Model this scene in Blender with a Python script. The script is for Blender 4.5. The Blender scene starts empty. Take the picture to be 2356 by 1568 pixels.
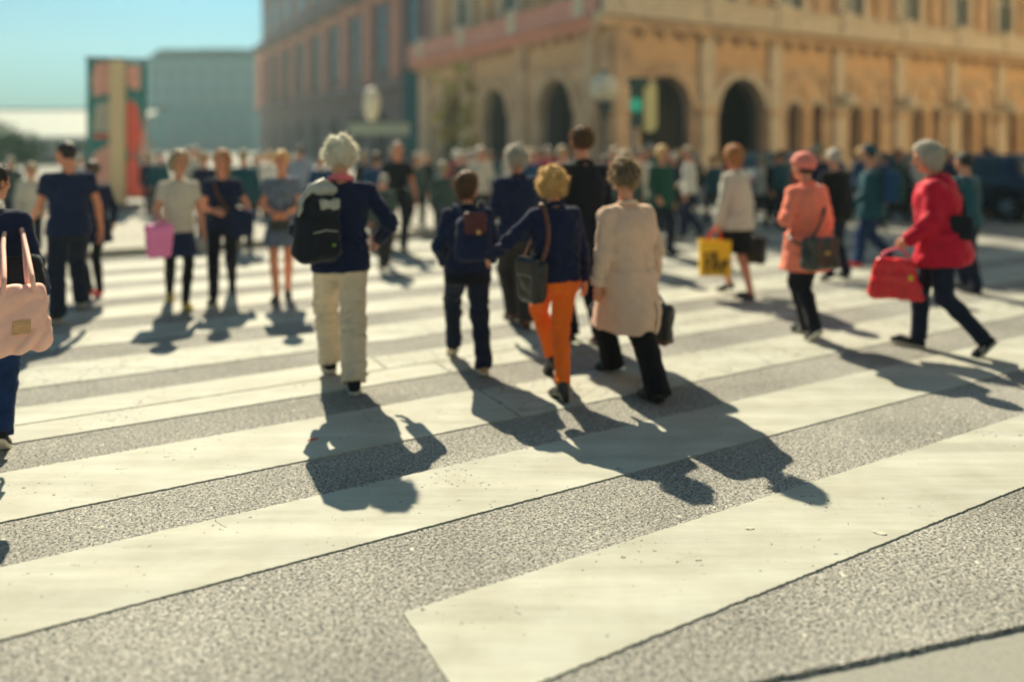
import bpy, math, random
import numpy as np

R_ = math.radians
scene = bpy.context.scene
COL = scene.collection
random.seed(7)

# ------------------------------------------------------------------ camera
CAM_H = 1.75
FPX, CX, CY, YH = 1742.0, 1177.5, 784.0, 330.0      # photograph measured 2355 px wide; shift lens, level camera
cam_d = bpy.data.cameras.new('camera')
cam = bpy.data.objects.new('camera', cam_d)
COL.objects.link(cam)
scene.camera = cam
cam.location = (0, 0, CAM_H)
cam.rotation_euler = (math.pi / 2, 0, 0)
cam_d.sensor_width = 36.0
cam_d.lens = FPX / 2355.0 * 36.0
cam_d.shift_y = -(CY - YH) / 2355.0
cam_d.clip_start = 0.05
cam_d.clip_end = 1500
cam_d.dof.use_dof = True
cam_d.dof.focus_distance = 3.65
cam_d.dof.aperture_fstop = (cam_d.lens / 1000.0) / 0.060

# ------------------------------------------------------------------ world, sun, exposure
SUN_AZ, SUN_EL = -20.0, 40.3
world = bpy.data.worlds.new('World')
scene.world = world
world.use_nodes = True
wn, wl = world.node_tree.nodes, world.node_tree.links
wn.clear()
w_out = wn.new('ShaderNodeOutputWorld')
w_bg = wn.new('ShaderNodeBackground')
w_sky = wn.new('ShaderNodeTexSky')
w_sky.sky_type = 'NISHITA'
w_sky.sun_disc = False
w_sky.sun_elevation = R_(SUN_EL)
w_sky.sun_rotation = R_(SUN_AZ)
w_sky.air_density = 1.0
w_sky.dust_density = 3.5
w_sky.ozone_density = 5.0
w_mix = wn.new('ShaderNodeMix')
w_mix.data_type = 'RGBA'
w_mix.blend_type = 'MULTIPLY'
w_mix.inputs['Factor'].default_value = 1.0
w_mix.inputs['B'].default_value = (0.16, 0.47, 0.62, 1)
wl.new(w_sky.outputs['Color'], w_mix.inputs['A'])
wl.new(w_mix.outputs['Result'], w_bg.inputs['Color'])
w_bg.inputs['Strength'].default_value = 0.056
wl.new(w_bg.outputs['Background'], w_out.inputs['Surface'])

sun_d = bpy.data.lights.new('sun', 'SUN')
sun_d.energy = 5.0
sun_d.angle = R_(0.5)
sun_d.color = (1.0, 0.885, 0.64)
sun = bpy.data.objects.new('sun', sun_d)
COL.objects.link(sun)
# a sun lamp shines along its -Z: aim it from the sun towards the scene
from mathutils import Vector, Matrix
_sd = Vector((math.sin(R_(SUN_AZ)) * math.cos(R_(SUN_EL)), math.cos(R_(SUN_AZ)) * math.cos(R_(SUN_EL)), math.sin(R_(SUN_EL))))
sun.rotation_euler = _sd.to_track_quat('Z', 'Y').to_euler()
sun.location = (0, 0, 60)

scene.view_settings.view_transform = 'Standard'
scene.view_settings.look = 'None'
scene.view_settings.exposure = 0.94
scene.view_settings.gamma = 1.0
scene.view_settings.use_curve_mapping = False
scene.cycles.use_denoising = True
scene.cycles.max_bounces = 6
scene.cycles.diffuse_bounces = 3
scene.cycles.glossy_bounces = 2
scene.cycles.transmission_bounces = 2

# ------------------------------------------------------------------ placing
def ray(x, y):
    return np.array([x - CX, FPX, YH - y])
def gnd(x, y):
    d = ray(x, y)
    return d[:2] * (CAM_H / -d[2])
def at(x, y, Y):
    d = ray(x, y)
    p = d * (Y / d[1])
    return np.array([p[0], p[1], p[2] + CAM_H])
AZ = R_(60.88)                                       # the stripes run along U, people cross along N
UV = np.array([math.sin(AZ), math.cos(AZ)])
NV = np.array([-UV[1], UV[0]])
def un(u, n, z=0.0):
    p = UV * u + NV * n
    return (p[0], p[1], z)
UN_ROT = math.atan2(UV[1], UV[0])

# ------------------------------------------------------------------ objects
def tag(o, label=None, cat=None, group=None, kind=None):
    if label: o['label'] = label
    if cat: o['category'] = cat
    if group: o['group'] = group
    if kind: o['kind'] = kind
    return o
def empty(name, loc=(0, 0, 0), rz=0.0):
    o = bpy.data.objects.new(name, None)
    COL.objects.link(o)
    o.empty_display_size = 0.2
    o.location = loc
    o.rotation_euler = (0, 0, rz)
    return o
def mesh_obj(name, V, F, mat=None, parent=None, smooth=False, mi=None, mats=None):
    me = bpy.data.meshes.new(name)
    V = np.asarray(V, dtype=np.float32)
    if isinstance(F, np.ndarray) and F.ndim == 2:
        n, k = F.shape
        me.vertices.add(len(V))
        me.vertices.foreach_set('co', V.ravel())
        me.loops.add(n * k)
        me.loops.foreach_set('vertex_index', F.astype(np.int32).ravel())
        me.polygons.add(n)
        me.polygons.foreach_set('loop_start', (np.arange(n) * k).astype(np.int32))
        me.update(calc_edges=True)
    else:
        me.from_pydata([tuple(map(float, v)) for v in V], [], [tuple(int(i) for i in f) for f in F])
        me.update()
    if mats:
        for m in mats: me.materials.append(m)
    elif mat:
        me.materials.append(mat)
    if mi is not None:
        me.polygons.foreach_set('material_index', np.asarray(mi, dtype=np.int32))
    if smooth:
        me.polygons.foreach_set('use_smooth', np.ones(len(me.polygons), dtype=bool))
    me.update()
    o = bpy.data.objects.new(name, me)
    COL.objects.link(o)
    if parent: o.parent = parent
    return o

class MB:
    """collects boxes, tubes and prisms, then links them as one mesh object"""
    def __init__(s): s.V, s.F = [], []
    def add(s, V, F):
        b = len(s.V)
        s.V += [tuple(v) for v in V]
        s.F += [tuple(i + b for i in f) for f in F]
        return s
    def box(s, lo, hi, rz=0.0, c=None):
        x0, y0, z0 = lo; x1, y1, z1 = hi
        V = [(x0, y0, z0), (x1, y0, z0), (x1, y1, z0), (x0, y1, z0), (x0, y0, z1), (x1, y0, z1), (x1, y1, z1), (x0, y1, z1)]
        if rz:
            ca, sa = math.cos(rz), math.sin(rz)
            V = [(c[0] + (x - c[0]) * ca - (y - c[1]) * sa, c[1] + (x - c[0]) * sa + (y - c[1]) * ca, z) for x, y, z in V]
        return s.add(V, [(3, 2, 1, 0), (4, 5, 6, 7), (0, 1, 5, 4), (1, 2, 6, 5), (2, 3, 7, 6), (3, 0, 4, 7)])
    def tube(s, pts, rad, n=8, caps=True, flat=None):
        pts = [np.array(p, float) for p in pts]
        if not hasattr(rad, '__len__'): rad = [rad] * len(pts)
        rings, V = [], []
        prev = None
        for i, p in enumerate(pts):
            t = (pts[min(i + 1, len(pts) - 1)] - pts[max(i - 1, 0)])
            t = t / (np.linalg.norm(t) + 1e-9)
            if prev is None:
                a = np.array([0, 0, 1.0]) if abs(t[2]) < 0.9 else np.array([1.0, 0, 0])
                x = np.cross(a, t)
            else:
                x = prev - t * prev.dot(t)
            x /= np.linalg.norm(x) + 1e-9
            prev = x
            y = np.cross(t, x)
            for k in range(n):
                an = 2 * math.pi * k / n
                V.append(p + rad[i] * (x * math.cos(an) + y * math.sin(an) * (flat or 1.0)))
        F = []
        for i in range(len(pts) - 1):
            for k in range(n):
                F.append((i * n + k, i * n + (k + 1) % n, (i + 1) * n + (k + 1) % n, (i + 1) * n + k))
        if caps:
            F.append(tuple(range(n - 1, -1, -1)))
            F.append(tuple(range((len(pts) - 1) * n, len(pts) * n)))
        return s.add(V, F)
    def lathe(s, prof, c=(0, 0, 0), n=20):
        V, F = [], []
        for r, z in prof:
            for k in range(n):
                an = 2 * math.pi * k / n
                V.append((c[0] + r * math.cos(an), c[1] + r * math.sin(an), c[2] + z))
        for i in range(len(prof) - 1):
            for k in range(n):
                F.append((i * n + k, i * n + (k + 1) % n, (i + 1) * n + (k + 1) % n, (i + 1) * n + k))
        F.append(tuple(range(n - 1, -1, -1)))
        F.append(tuple(range((len(prof) - 1) * n, len(prof) * n)))
        return s.add(V, F)
    def prism(s, poly, y0, y1):
        """polygon in x,z pushed from y0 to y1"""
        n = len(poly)
        V = [(x, y0, z) for x, z in poly] + [(x, y1, z) for x, z in poly]
        F = [tuple(range(n)), tuple(range(2 * n - 1, n - 1, -1))]
        for i in range(n):
            j = (i + 1) % n
            F.append((i, i + n, j + n, j))
        return s.add(V, F)
    def build(s, name, mat, parent=None, smooth=False, **kw):
        return mesh_obj(name, s.V, s.F, mat, parent, smooth, **kw)

# ------------------------------------------------------------------ materials
_M = {}
def M(name, col, rough=0.8, var=0.12, scale=25.0, bump=0.0, metal=0.0, spec=0.3, weave=0.0, coat=0.0, bscale=None):
    if name in _M: return _M[name]
    m = bpy.data.materials.new(name)
    m.use_nodes = True
    N, L = m.node_tree.nodes, m.node_tree.links
    b = N['Principled BSDF']
    b.inputs['Roughness'].default_value = rough
    b.inputs['Metallic'].default_value = metal
    b.inputs['Specular IOR Level'].default_value = spec
    if coat: b.inputs['Coat Weight'].default_value = coat
    tc = N.new('ShaderNodeTexCoord')
    no = N.new('ShaderNodeTexNoise')
    no.inputs['Scale'].default_value = scale
    no.inputs['Detail'].default_value = 5
    no.inputs['Roughness'].default_value = 0.6
    L.new(tc.outputs['Object'], no.inputs['Vector'])
    cr = N.new('ShaderNodeValToRGB')
    cr.color_ramp.elements[0].position = 0.3
    cr.color_ramp.elements[1].position = 0.7
    cr.color_ramp.elements[0].color = (*[c * (1 - var) for c in col], 1)
    cr.color_ramp.elements[1].color = (*[min(1, c * (1 + var)) for c in col], 1)
    L.new(no.outputs['Fac'], cr.inputs['Fac'])
    L.new(cr.outputs['Color'], b.inputs['Base Color'])
    if bump:
        n2 = N.new('ShaderNodeTexNoise')
        n2.inputs['Scale'].default_value = bscale or scale * 6
        n2.inputs['Detail'].default_value = 6
        L.new(tc.outputs['Object'], n2.inputs['Vector'])
        bp = N.new('ShaderNodeBump')
        bp.inputs['Strength'].default_value = bump
        bp.inputs['Distance'].default_value = 0.01
        L.new(n2.outputs['Fac'], bp.inputs['Height'])
        L.new(bp.outputs['Normal'], b.inputs['Normal'])
    if weave:
        b.inputs['Sheen Weight'].default_value = weave
        b.inputs['Sheen Roughness'].default_value = 0.4
    _M[name] = m
    return m
def cloth(name, col, var=0.16, scale=14, sheen=0.25, rough=0.9):
    return M(name, col, rough, var, scale, 0.35, 0, 0.12, sheen * 0.4, bscale=90)
def glass(name, col, rough=0.12):
    return M(name, col, rough, 0.1, 2.0, 0, 0, 0.8)

def road_mat():
    m = bpy.data.materials.new('asphalt'); m.use_nodes = True
    N, L = m.node_tree.nodes, m.node_tree.links
    b = N['Principled BSDF']
    b.inputs['Roughness'].default_value = 0.88
    b.inputs['Specular IOR Level'].default_value = 0.25
    tc = N.new('ShaderNodeTexCoord')
    v = N.new('ShaderNodeTexVoronoi'); v.inputs['Scale'].default_value = 120; v.inputs['Randomness'].default_value = 1
    L.new(tc.outputs['Object'], v.inputs['Vector'])
    sep = N.new('ShaderNodeSeparateColor'); L.new(v.outputs['Color'], sep.inputs['Color'])
    stone = N.new('ShaderNodeValToRGB')
    e = stone.color_ramp.elements
    e[0].position = 0.0; e[0].color = (0.193, 0.193, 0.180, 1)
    e[1].position = 1.0; e[1].color = (0.525, 0.507, 0.457, 1)
    e.new(0.5).color = (0.316, 0.310, 0.283, 1)
    e.new(0.9).color = (0.403, 0.384, 0.348, 1)
    L.new(sep.outputs['Red'], stone.inputs['Fac'])
    pit = N.new('ShaderNodeTexNoise'); pit.inputs['Scale'].default_value = 66; pit.inputs['Detail'].default_value = 5; pit.inputs['Roughness'].default_value = 0.75
    mp = N.new('ShaderNodeMapping'); mp.inputs['Scale'].default_value = (1.0, 1.3, 1.0); mp.inputs['Rotation'].default_value = (0, 0, -UN_ROT)
    L.new(tc.outputs['Object'], mp.inputs['Vector']); L.new(mp.outputs['Vector'], pit.inputs['Vector'])
    pr = N.new('ShaderNodeMapRange'); pr.inputs['From Min'].default_value = 0.405; pr.inputs['From Max'].default_value = 0.455
    L.new(pit.outputs['Fac'], pr.inputs['Value'])
    mx = N.new('ShaderNodeMix'); mx.data_type = 'RGBA'
    mx.inputs['A'].default_value = (0.026, 0.052, 0.065, 1)
    L.new(pr.outputs['Result'], mx.inputs['Factor']); L.new(stone.outputs['Color'], mx.inputs['B'])
    big = N.new('ShaderNodeTexNoise'); big.inputs['Scale'].default_value = 0.9; big.inputs['Detail'].default_value = 6
    L.new(tc.outputs['Object'], big.inputs['Vector'])
    br = N.new('ShaderNodeMapRange'); br.inputs['From Min'].default_value = 0.3; br.inputs['From Max'].default_value = 0.7
    br.inputs['To Min'].default_value = 0.74; br.inputs['To Max'].default_value = 1.2
    L.new(big.outputs['Fac'], br.inputs['Value'])
    # pale paint flecks trodden off the stripes
    fl = N.new('ShaderNodeTexVoronoi'); fl.inputs['Scale'].default_value = 11
    wob = N.new('ShaderNodeTexNoise'); wob.inputs['Scale'].default_value = 60; wob.inputs['Detail'].default_value = 3
    L.new(tc.outputs['Object'], wob.inputs['Vector'])
    wa = N.new('ShaderNodeMix'); wa.data_type = 'RGBA'; wa.inputs['Factor'].default_value = 0.035
    L.new(tc.outputs['Object'], wa.inputs['A']); L.new(wob.outputs['Color'], wa.inputs['B'])
    L.new(wa.outputs['Result'], fl.inputs['Vector'])
    fr = N.new('ShaderNodeMapRange'); fr.inputs['From Min'].default_value = 0.13; fr.inputs['From Max'].default_value = 0.10
    L.new(fl.outputs['Distance'], fr.inputs['Value'])
    fs = N.new('ShaderNodeSeparateColor'); L.new(fl.outputs['Color'], fs.inputs['Color'])
    fg = N.new('ShaderNodeMath'); fg.operation = 'GREATER_THAN'; fg.inputs[1].default_value = 0.80
    L.new(fs.outputs['Green'], fg.inputs[0])
    fm = N.new('ShaderNodeMath'); fm.operation = 'MULTIPLY'
    L.new(fr.outputs['Result'], fm.inputs[0]); L.new(fg.outputs['Value'], fm.inputs[1])
    sc = N.new('ShaderNodeVectorMath'); sc.operation = 'SCALE'
    L.new(mx.outputs['Result'], sc.inputs[0]); L.new(br.outputs['Result'], sc.inputs['Scale'])
    mf = N.new('ShaderNodeMix'); mf.data_type = 'RGBA'
    mf.inputs['B'].default_value = (0.60, 0.59, 0.50, 1)
    L.new(fm.outputs['Value'], mf.inputs['Factor']); L.new(sc.outputs['Vector'], mf.inputs['A'])
    L.new(mf.outputs['Result'], b.inputs['Base Color'])
    ad = N.new('ShaderNodeMath'); ad.operation = 'MULTIPLY_ADD'; ad.inputs[1].default_value = -0.6
    L.new(v.outputs['Distance'], ad.inputs[0]); L.new(pr.outputs['Result'], ad.inputs[2])
    bp = N.new('ShaderNodeBump'); bp.inputs['Strength'].default_value = 0.9; bp.inputs['Distance'].default_value = 0.005
    L.new(ad.outputs['Value'], bp.inputs['Height']); L.new(bp.outputs['Normal'], b.inputs['Normal'])
    return m

def paint_mat(name, wear, crack):
    m = bpy.data.materials.new(name); m.use_nodes = True
    N, L = m.node_tree.nodes, m.node_tree.links
    b = N['Principled BSDF']
    b.inputs['Roughness'].default_value = 0.75
    b.inputs['Specular IOR Level'].default_value = 0.25
    tc = N.new('ShaderNodeTexCoord')
    n1 = N.new('ShaderNodeTexNoise'); n1.inputs['Scale'].default_value = 3.0; n1.inputs['Detail'].default_value = 8; n1.inputs['Roughness'].default_value = 0.6
    L.new(tc.outputs['Object'], n1.inputs['Vector'])
    cr = N.new('ShaderNodeValToRGB')
    cr.color_ramp.elements[0].position = 0.32; cr.color_ramp.elements[0].color = (0.393, 0.388, 0.324, 1)
    cr.color_ramp.elements[1].position = 0.62; cr.color_ramp.elements[1].color = (0.460, 0.465, 0.409, 1)
    L.new(n1.outputs['Fac'], cr.inputs['Fac'])
    # chips
    n2 = N.new('ShaderNodeTexNoise'); n2.inputs['Scale'].default_value = 34; n2.inputs['Detail'].default_value = 4; n2.inputs['Roughness'].default_value = 0.65
    L.new(tc.outputs['Object'], n2.inputs['Vector'])
    n3 = N.new('ShaderNodeTexNoise'); n3.inputs['Scale'].default_value = 1.7; n3.inputs['Detail'].default_value = 3
    L.new(tc.outputs['Object'], n3.inputs['Vector'])
    a = N.new('ShaderNodeMath'); a.operation = 'MULTIPLY_ADD'; a.inputs[1].default_value = 0.45
    L.new(n3.outputs['Fac'], a.inputs[0]); L.new(n2.outputs['Fac'], a.inputs[2])
    chip = N.new('ShaderNodeMapRange'); chip.inputs['From Min'].default_value = 1.0 - wear; chip.inputs['From Max'].default_value = 1.012 - wear
    L.new(a.outputs['Value'], chip.inputs['Value'])
    # cracks
    wob = N.new('ShaderNodeTexNoise'); wob.inputs['Scale'].default_value = 9; wob.inputs['Detail'].default_value = 4
    L.new(tc.outputs['Object'], wob.inputs['Vector'])
    wa = N.new('ShaderNodeMix'); wa.data_type = 'RGBA'; wa.inputs['Factor'].default_value = 0.12
    L.new(tc.outputs['Object'], wa.inputs['A']); L.new(wob.outputs['Color'], wa.inputs['B'])
    vo = N.new('ShaderNodeTexVoronoi'); vo.feature = 'DISTANCE_TO_EDGE'; vo.inputs['Scale'].default_value = 6.5 if crack > 0.5 else 3.2
    L.new(wa.outputs['Result'], vo.inputs['Vector'])
    ck = N.new('ShaderNodeMapRange'); ck.inputs['From Min'].default_value = 0.016 if crack > 0.5 else 0.009; ck.inputs['From Max'].default_value = 0.004
    L.new(vo.outputs['Distance'], ck.inputs['Value'])
    n4 = N.new('ShaderNodeTexNoise'); n4.inputs['Scale'].default_value = 5; n4.inputs['Detail'].default_value = 2
    L.new(tc.outputs['Object'], n4.inputs['Vector'])
    cm = N.new('ShaderNodeMapRange'); cm.inputs['From Min'].default_value = (0.60 if crack else 0.67) - crack * 0.22; cm.inputs['From Max'].default_value = (0.66 if crack else 0.70) - crack * 0.2
    L.new(n4.outputs['Fac'], cm.inputs['Value'])
    cmul = N.new('ShaderNodeMath'); cmul.operation = 'MULTIPLY'
    L.new(ck.outputs['Result'], cmul.inputs[0]); L.new(cm.outputs['Result'], cmul.inputs[1])
    mxx = N.new('ShaderNodeMath'); mxx.operation = 'MAXIMUM'
    L.new(chip.outputs['Result'], mxx.inputs[0]); L.new(cmul.outputs['Value'], mxx.inputs[1])
    mf = N.new('ShaderNodeMix'); mf.data_type = 'RGBA'
    mf.inputs['B'].default_value = (0.075, 0.085, 0.085, 1)
    # grey tyre grime drawn out along the carriageway
    gm = N.new('ShaderNodeMapping'); gm.inputs['Rotation'].default_value = (0, 0, -UN_ROT); gm.inputs['Scale'].default_value = (0.35, 4.0, 1)
    gn = N.new('ShaderNodeTexNoise'); gn.inputs['Scale'].default_value = 1.6; gn.inputs['Detail'].default_value = 7; gn.inputs['Roughness'].default_value = 0.65
    L.new(tc.outputs['Object'], gm.inputs['Vector']); L.new(gm.outputs['Vector'], gn.inputs['Vector'])
    gr = N.new('ShaderNodeMapRange'); gr.inputs['From Min'].default_value = 0.38; gr.inputs['From Max'].default_value = 0.62; gr.inputs['To Min'].default_value = 0.80; gr.inputs['To Max'].default_value = 1.0
    L.new(gn.outputs['Fac'], gr.inputs['Value'])
    gs = N.new('ShaderNodeVectorMath'); gs.operation = 'SCALE'
    L.new(cr.outputs['Color'], gs.inputs[0]); L.new(gr.outputs['Result'], gs.inputs['Scale'])
    L.new(mxx.outputs['Value'], mf.inputs['Factor']); L.new(gs.outputs['Vector'], mf.inputs['A'])
    L.new(mf.outputs['Result'], b.inputs['Base Color'])
    sub = N.new('ShaderNodeMath'); sub.operation = 'MULTIPLY_ADD'; sub.inputs[1].default_value = -1.0
    nf = N.new('ShaderNodeTexNoise'); nf.inputs['Scale'].default_value = 130; nf.inputs['Detail'].default_value = 4
    L.new(tc.outputs['Object'], nf.inputs['Vector'])
    L.new(mxx.outputs['Value'], sub.inputs[0]); L.new(nf.outputs['Fac'], sub.inputs[2])
    bp = N.new('ShaderNodeBump'); bp.inputs['Strength'].default_value = 0.3; bp.inputs['Distance'].default_value = 0.003
    L.new(sub.outputs['Value'], bp.inputs['Height']); L.new(bp.outputs['Normal'], b.inputs['Normal'])
    return m

ASPHALT = road_mat()
PAINT = paint_mat('crossing_paint', 0.085, 0.0)
PAINT_WORN = paint_mat('crossing_paint_cracked', 0.11, 0.95)

# ------------------------------------------------------------------ ground, stripes
SC = CAM_H / 1.7
def jag(pts, amp, step, rng):
    """a polyline in world xy cut fine and roughened"""
    out = []
    for (a, b) in zip(pts[:-1], pts[1:]):
        a, b = np.array(a), np.array(b)
        n = max(1, int(np.linalg.norm(b - a) / step))
        t = (b - a) / (np.linalg.norm(b - a) + 1e-9)
        nn = np.array([-t[1], t[0]])
        for i in range(n):
            out.append(a + (b - a) * i / n + nn * rng.normal(0, amp))
    out.append(np.array(pts[-1]))
    return out

rng = np.random.default_rng(3)
# near edge of the upper asphalt layer (a lower, smoother strip lies before it)
edge = [gnd(x, y) for x, y in ((-900, 2350), (600, 1790), (1300, 1640), (1720, 1568), (2030, 1506), (2355, 1436), (2900, 1320), (3800, 1140))]
edge = jag(edge, 0.0022, 0.02, rng)
road_far = [un(250, 4)[:2], un(250, 280)[:2], un(-200, 280)[:2], un(-200, -30)[:2]]
poly = [tuple(p) for p in edge] + road_far
ne = len(edge)
V = [(x, y, 0.0) for x, y in poly] + [(p[0] + rng.normal(0, .002), p[1] - 0.006 + rng.normal(0, .003), -0.014) for p in edge]
F = [tuple(range(len(poly)))]
for i in range(ne - 1):
    F.append((i, len(poly) + i, len(poly) + i + 1, i + 1))
road = mesh_obj('road', V, F, ASPHALT)
road['kind'] = 'structure'
g0 = M('gutter_asphalt', (0.28, 0.28, 0.25), 0.9, 0.14, 60, 0.5, bscale=200)
gutter = MB()
gutter.add([(-60, -60, -0.014), (60, -60, -0.014), (60, 12, -0.014), (-60, 12, -0.014)], [(0, 1, 2, 3)])
gut = gutter.build('gutter', g0)
gut['kind'] = 'structure'

def stripe(u0, u1, n0, n1, mat, seed, split=None):
    r = np.random.default_rng(seed)
    lo = jag([un(u0, n0)[:2], un(u1, n0)[:2]], 0.0018, 0.012, r)
    hi = jag([un(u1, n1)[:2], un(u0, n1)[:2]], 0.0018, 0.012, r)
    en = jag([un(u1, n0)[:2], un(u1, n1)[:2]], 0.003, 0.03, r)[1:-1]
    en2 = jag([un(u0, n1)[:2], un(u0, n0)[:2]], 0.003, 0.03, r)[1:-1]
    P = lo + en + hi + en2
    n = len(P)
    V = [(p[0], p[1], 0.006) for p in P] + [(p[0], p[1], 0.0) for p in P]
    F = [tuple(range(n))] + [(i, i + n, (i + 1) % n + n, (i + 1) % n) for i in range(n)]
    return mesh_obj('stripe', V, F, mat, road)
edges_n = [(2.102, 2.66), (3.205, 3.75), (4.2, 4.82), (5.27, 5.95), (6.40, 6.98), (7.48, 8.06), (8.56, 9.14), (9.64, 10.22), (10.72, 11.30), (11.80, 12.38)]
for i, (a, b) in enumerate(edges_n):
    u0 = 1.016 if i == 0 else -12.0 + 0.25 * (i % 3)
    u1 = 14.0
    if i == 2:
        stripe(u0, 2.4, a, b, PAINT, 11); stripe(2.412, u1, a, b - .03, PAINT_WORN, 12)
    elif i == 3:
        mid = b - 0.36
        stripe(u0, 2.4, a, mid - 0.01, PAINT, 13); stripe(2.412, u1, a, mid - 0.01, PAINT_WORN, 15)
        stripe(u0, 2.0, mid + 0.01, b, PAINT, 14); stripe(2.012, u1, mid + 0.01, b, PAINT_WORN, 16)
    else:
        stripe(u0, u1, a, b, PAINT if i < 2 or i > 5 else PAINT_WORN, 20 + i)

# traffic island / pavement beyond the crossing, in the sun on the left
PAVE = M('pavement_slab', (0.36, 0.345, 0.30), 0.9, 0.1, 8, 0.4, bscale=80)
KERB = M('kerb_stone', (0.42, 0.40, 0.33), 0.9, 0.15, 20, 0.3)
pv = empty('pavement'); pv['kind'] = 'structure'
def uquad(name, u0, u1, n0, n1, z0, z1, mat, parent):
    m = MB(); m.box((u0, n0, z0), (u1, n1, z1))
    V = [un(x, y, z) for x, y, z in m.V]
    return mesh_obj(name, V, m.F, mat, parent)
IS0 = 13.17
n_ = 0
for ui in range(16):                                   # pavement slabs with open joints
    for ni in range(12):
        u0, n0 = -14 + ui * 1.5, IS0 + 0.17 + ni * 1.5
        uquad('slab', u0 + .006, u0 + 1.494, n0 + .006, n0 + 1.494, 0.02, 0.118 + 0.004 * math.sin(ui * 2.1 + ni * 1.3), PAVE, pv)
for ui in range(16):
    u0 = -14 + ui * 1.5
    uquad('kerbstone', u0 + .006, u0 + 1.494, IS0, IS0 + 0.164, 0.0, 0.125, KERB, pv)
for ni in range(12):
    n0 = IS0 + 0.17 + ni * 1.5
    uquad('kerbstone', 10.006, 10.17, n0 + .006, n0 + 1.494, 0.0, 0.125, KERB, pv)
# ------------------------------------------------------------------ the arcaded stone building on the corner
STONE = M('warm_sandstone', (0.86, 0.54, 0.32), 0.9, 0.30, 0.9, 0.5, bscale=14)
STONE_O = M('orange_stone_panel', (0.87, 0.54, 0.28), 0.9, 0.12, 2.0, 0.4, bscale=14)
STONE_P = M('pale_limestone', (0.84, 0.68, 0.47), 0.9, 0.14, 2.0, 0.4, bscale=14)
STONE_R = M('pink_lit_stone', (0.85, 0.42, 0.31), 0.9, 0.08, 1.0, 0.3, bscale=14)  # pink light on the left ledge put into the stone's colour
STONE_G = M('grey_stone_arch_shade', (0.13, 0.11, 0.11), 0.9, 0.12, 2.0)  # arch linings darkened with painted shade; plain grey stone elsewhere
DARK = M('arch_shade_dark', (0.035, 0.035, 0.04), 0.5, 0.2, 2.0)  # near-black back walls carry the shade of the arches in their colour
GLASSW = glass('window_glass', (0.035, 0.09, 0.10), 0.12)
GLASSD = glass('dark_window_glass', (0.02, 0.035, 0.05), 0.08)
ROOFM = M('verdigris_copper_roof', (0.07, 0.20, 0.20), 0.6, 0.15, 0.6)
LAMPG = M('opal_lamp_glass', (0.86, 0.78, 0.58), 0.5, 0.04, 3.0)
IRON = M('painted_iron', (0.07, 0.085, 0.08), 0.5, 0.15, 6.0)
CU, CN = 20.2, 27.4
ZS = 1.05
def mapR(a, d, z): return un(CU + a, CN - d, z * ZS)
def mapL(a, d, z): return un(CU - d, CN + a, z * ZS)
def fbox(name, mp, a0, a1, d0, d1, z0, z1, mat, parent):
    m = MB(); m.box((a0, d0, z0), (a1, d1, z1))
    return mesh_obj(name, [mp(*v) for v in m.V], m.F, mat, parent)
def arch_wall(name, mp, a0, a1, z1, openings, thick, d0, mat, parent, nseg=14):
    """wall with round-headed openings (centre, width, spring height) from the ground"""
    V, F = [], []
    def q(*pts):
        b = len(V); V.extend(mp(*p) for p in pts); F.append(tuple(range(b, b + len(pts))))
    cur = a0
    for c, w, sp in sorted(openings):
        l, r = c - w / 2, c + w / 2
        q((cur, d0, 0), (l, d0, 0), (l, d0, sp), (cur, d0, sp))
        q((cur, d0, sp), (l, d0, sp), (l, d0, z1), (cur, d0, z1))
        arc = [(c - w / 2 * math.cos(math.pi * i / nseg), sp + w / 2 * math.sin(math.pi * i / nseg)) for i in range(nseg + 1)]
        for (x0, y0), (x1, y1) in zip(arc[:-1], arc[1:]):
            q((x0, d0, y0), (x1, d0, y1), (x1, d0, z1), (x0, d0, z1))
            q((x0, d0, y0), (x0, d0 - thick, y0), (x1, d0 - thick, y1), (x1, d0, y1))
        q((l, d0, 0), (l, d0 - thick, 0), (l, d0 - thick, sp), (l, d0, sp))
        q((r, d0, 0), (r, d0, sp), (r, d0 - thick, sp), (r, d0 - thick, 0))
        cur = r
    q((cur, d0, 0), (a1, d0, 0), (a1, d0, z1), (cur, d0, z1))
    return mesh_obj(name, V, F, mat, parent)
def arch_ring(name, mp, c, w, sp, wd, d0, d1, mat, parent, nseg=14):
    V, F = [], []
    for i in range(nseg + 1):
        an = math.pi * i / nseg
        for rr, d in ((w / 2, d0), (w / 2, d1), (w / 2 + wd, d1), (w / 2 + wd, d0)):
            V.append(mp(c - rr * math.cos(an), d, sp + rr * math.sin(an)))
    for i in range(nseg):
        for k in range(4):
            F.append((i * 4 + k, i * 4 + (k + 1) % 4, i * 4 + 4 + (k + 1) % 4, i * 4 + 4 + k))
    F += [(0, 1, 2, 3), (nseg * 4 + 3, nseg * 4 + 2, nseg * 4 + 1, nseg * 4)]
    return mesh_obj(name, V, F, mat, parent)

opera = empty('arcaded_building', un(CU, CN))
opera.location = (0, 0, 0)
tag(opera, 'ornate tan stone building with round arcade arches at the street corner', 'building')
LENR, LENL = 46.0, 22.6
opR = [(3.3, 3.1, 3.15), (8.15, 3.2, 3.15)]
twins = [(11.9, 13.7), (16.8, 18.55), (22.4, 24.2), (27.4, 29.2), (32.5, 34.3), (37.6, 39.4), (42.7, 44.5)]
for a, b in twins: opR += [(a, 0.95, 3.25), (b, 0.95, 3.25)]
arch_wall('wall', mapR, 0, LENR, 7.0, opR, 1.0, 0.0, STONE, opera)
opL = [(4.4, 3.2, 3.15), (10.85, 3.1, 3.15), (17.0, 2.9, 3.15)]
arch_wall('wall', mapL, 0, LENL, 7.0, opL, 1.2, 0.0, STONE, opera)
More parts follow.
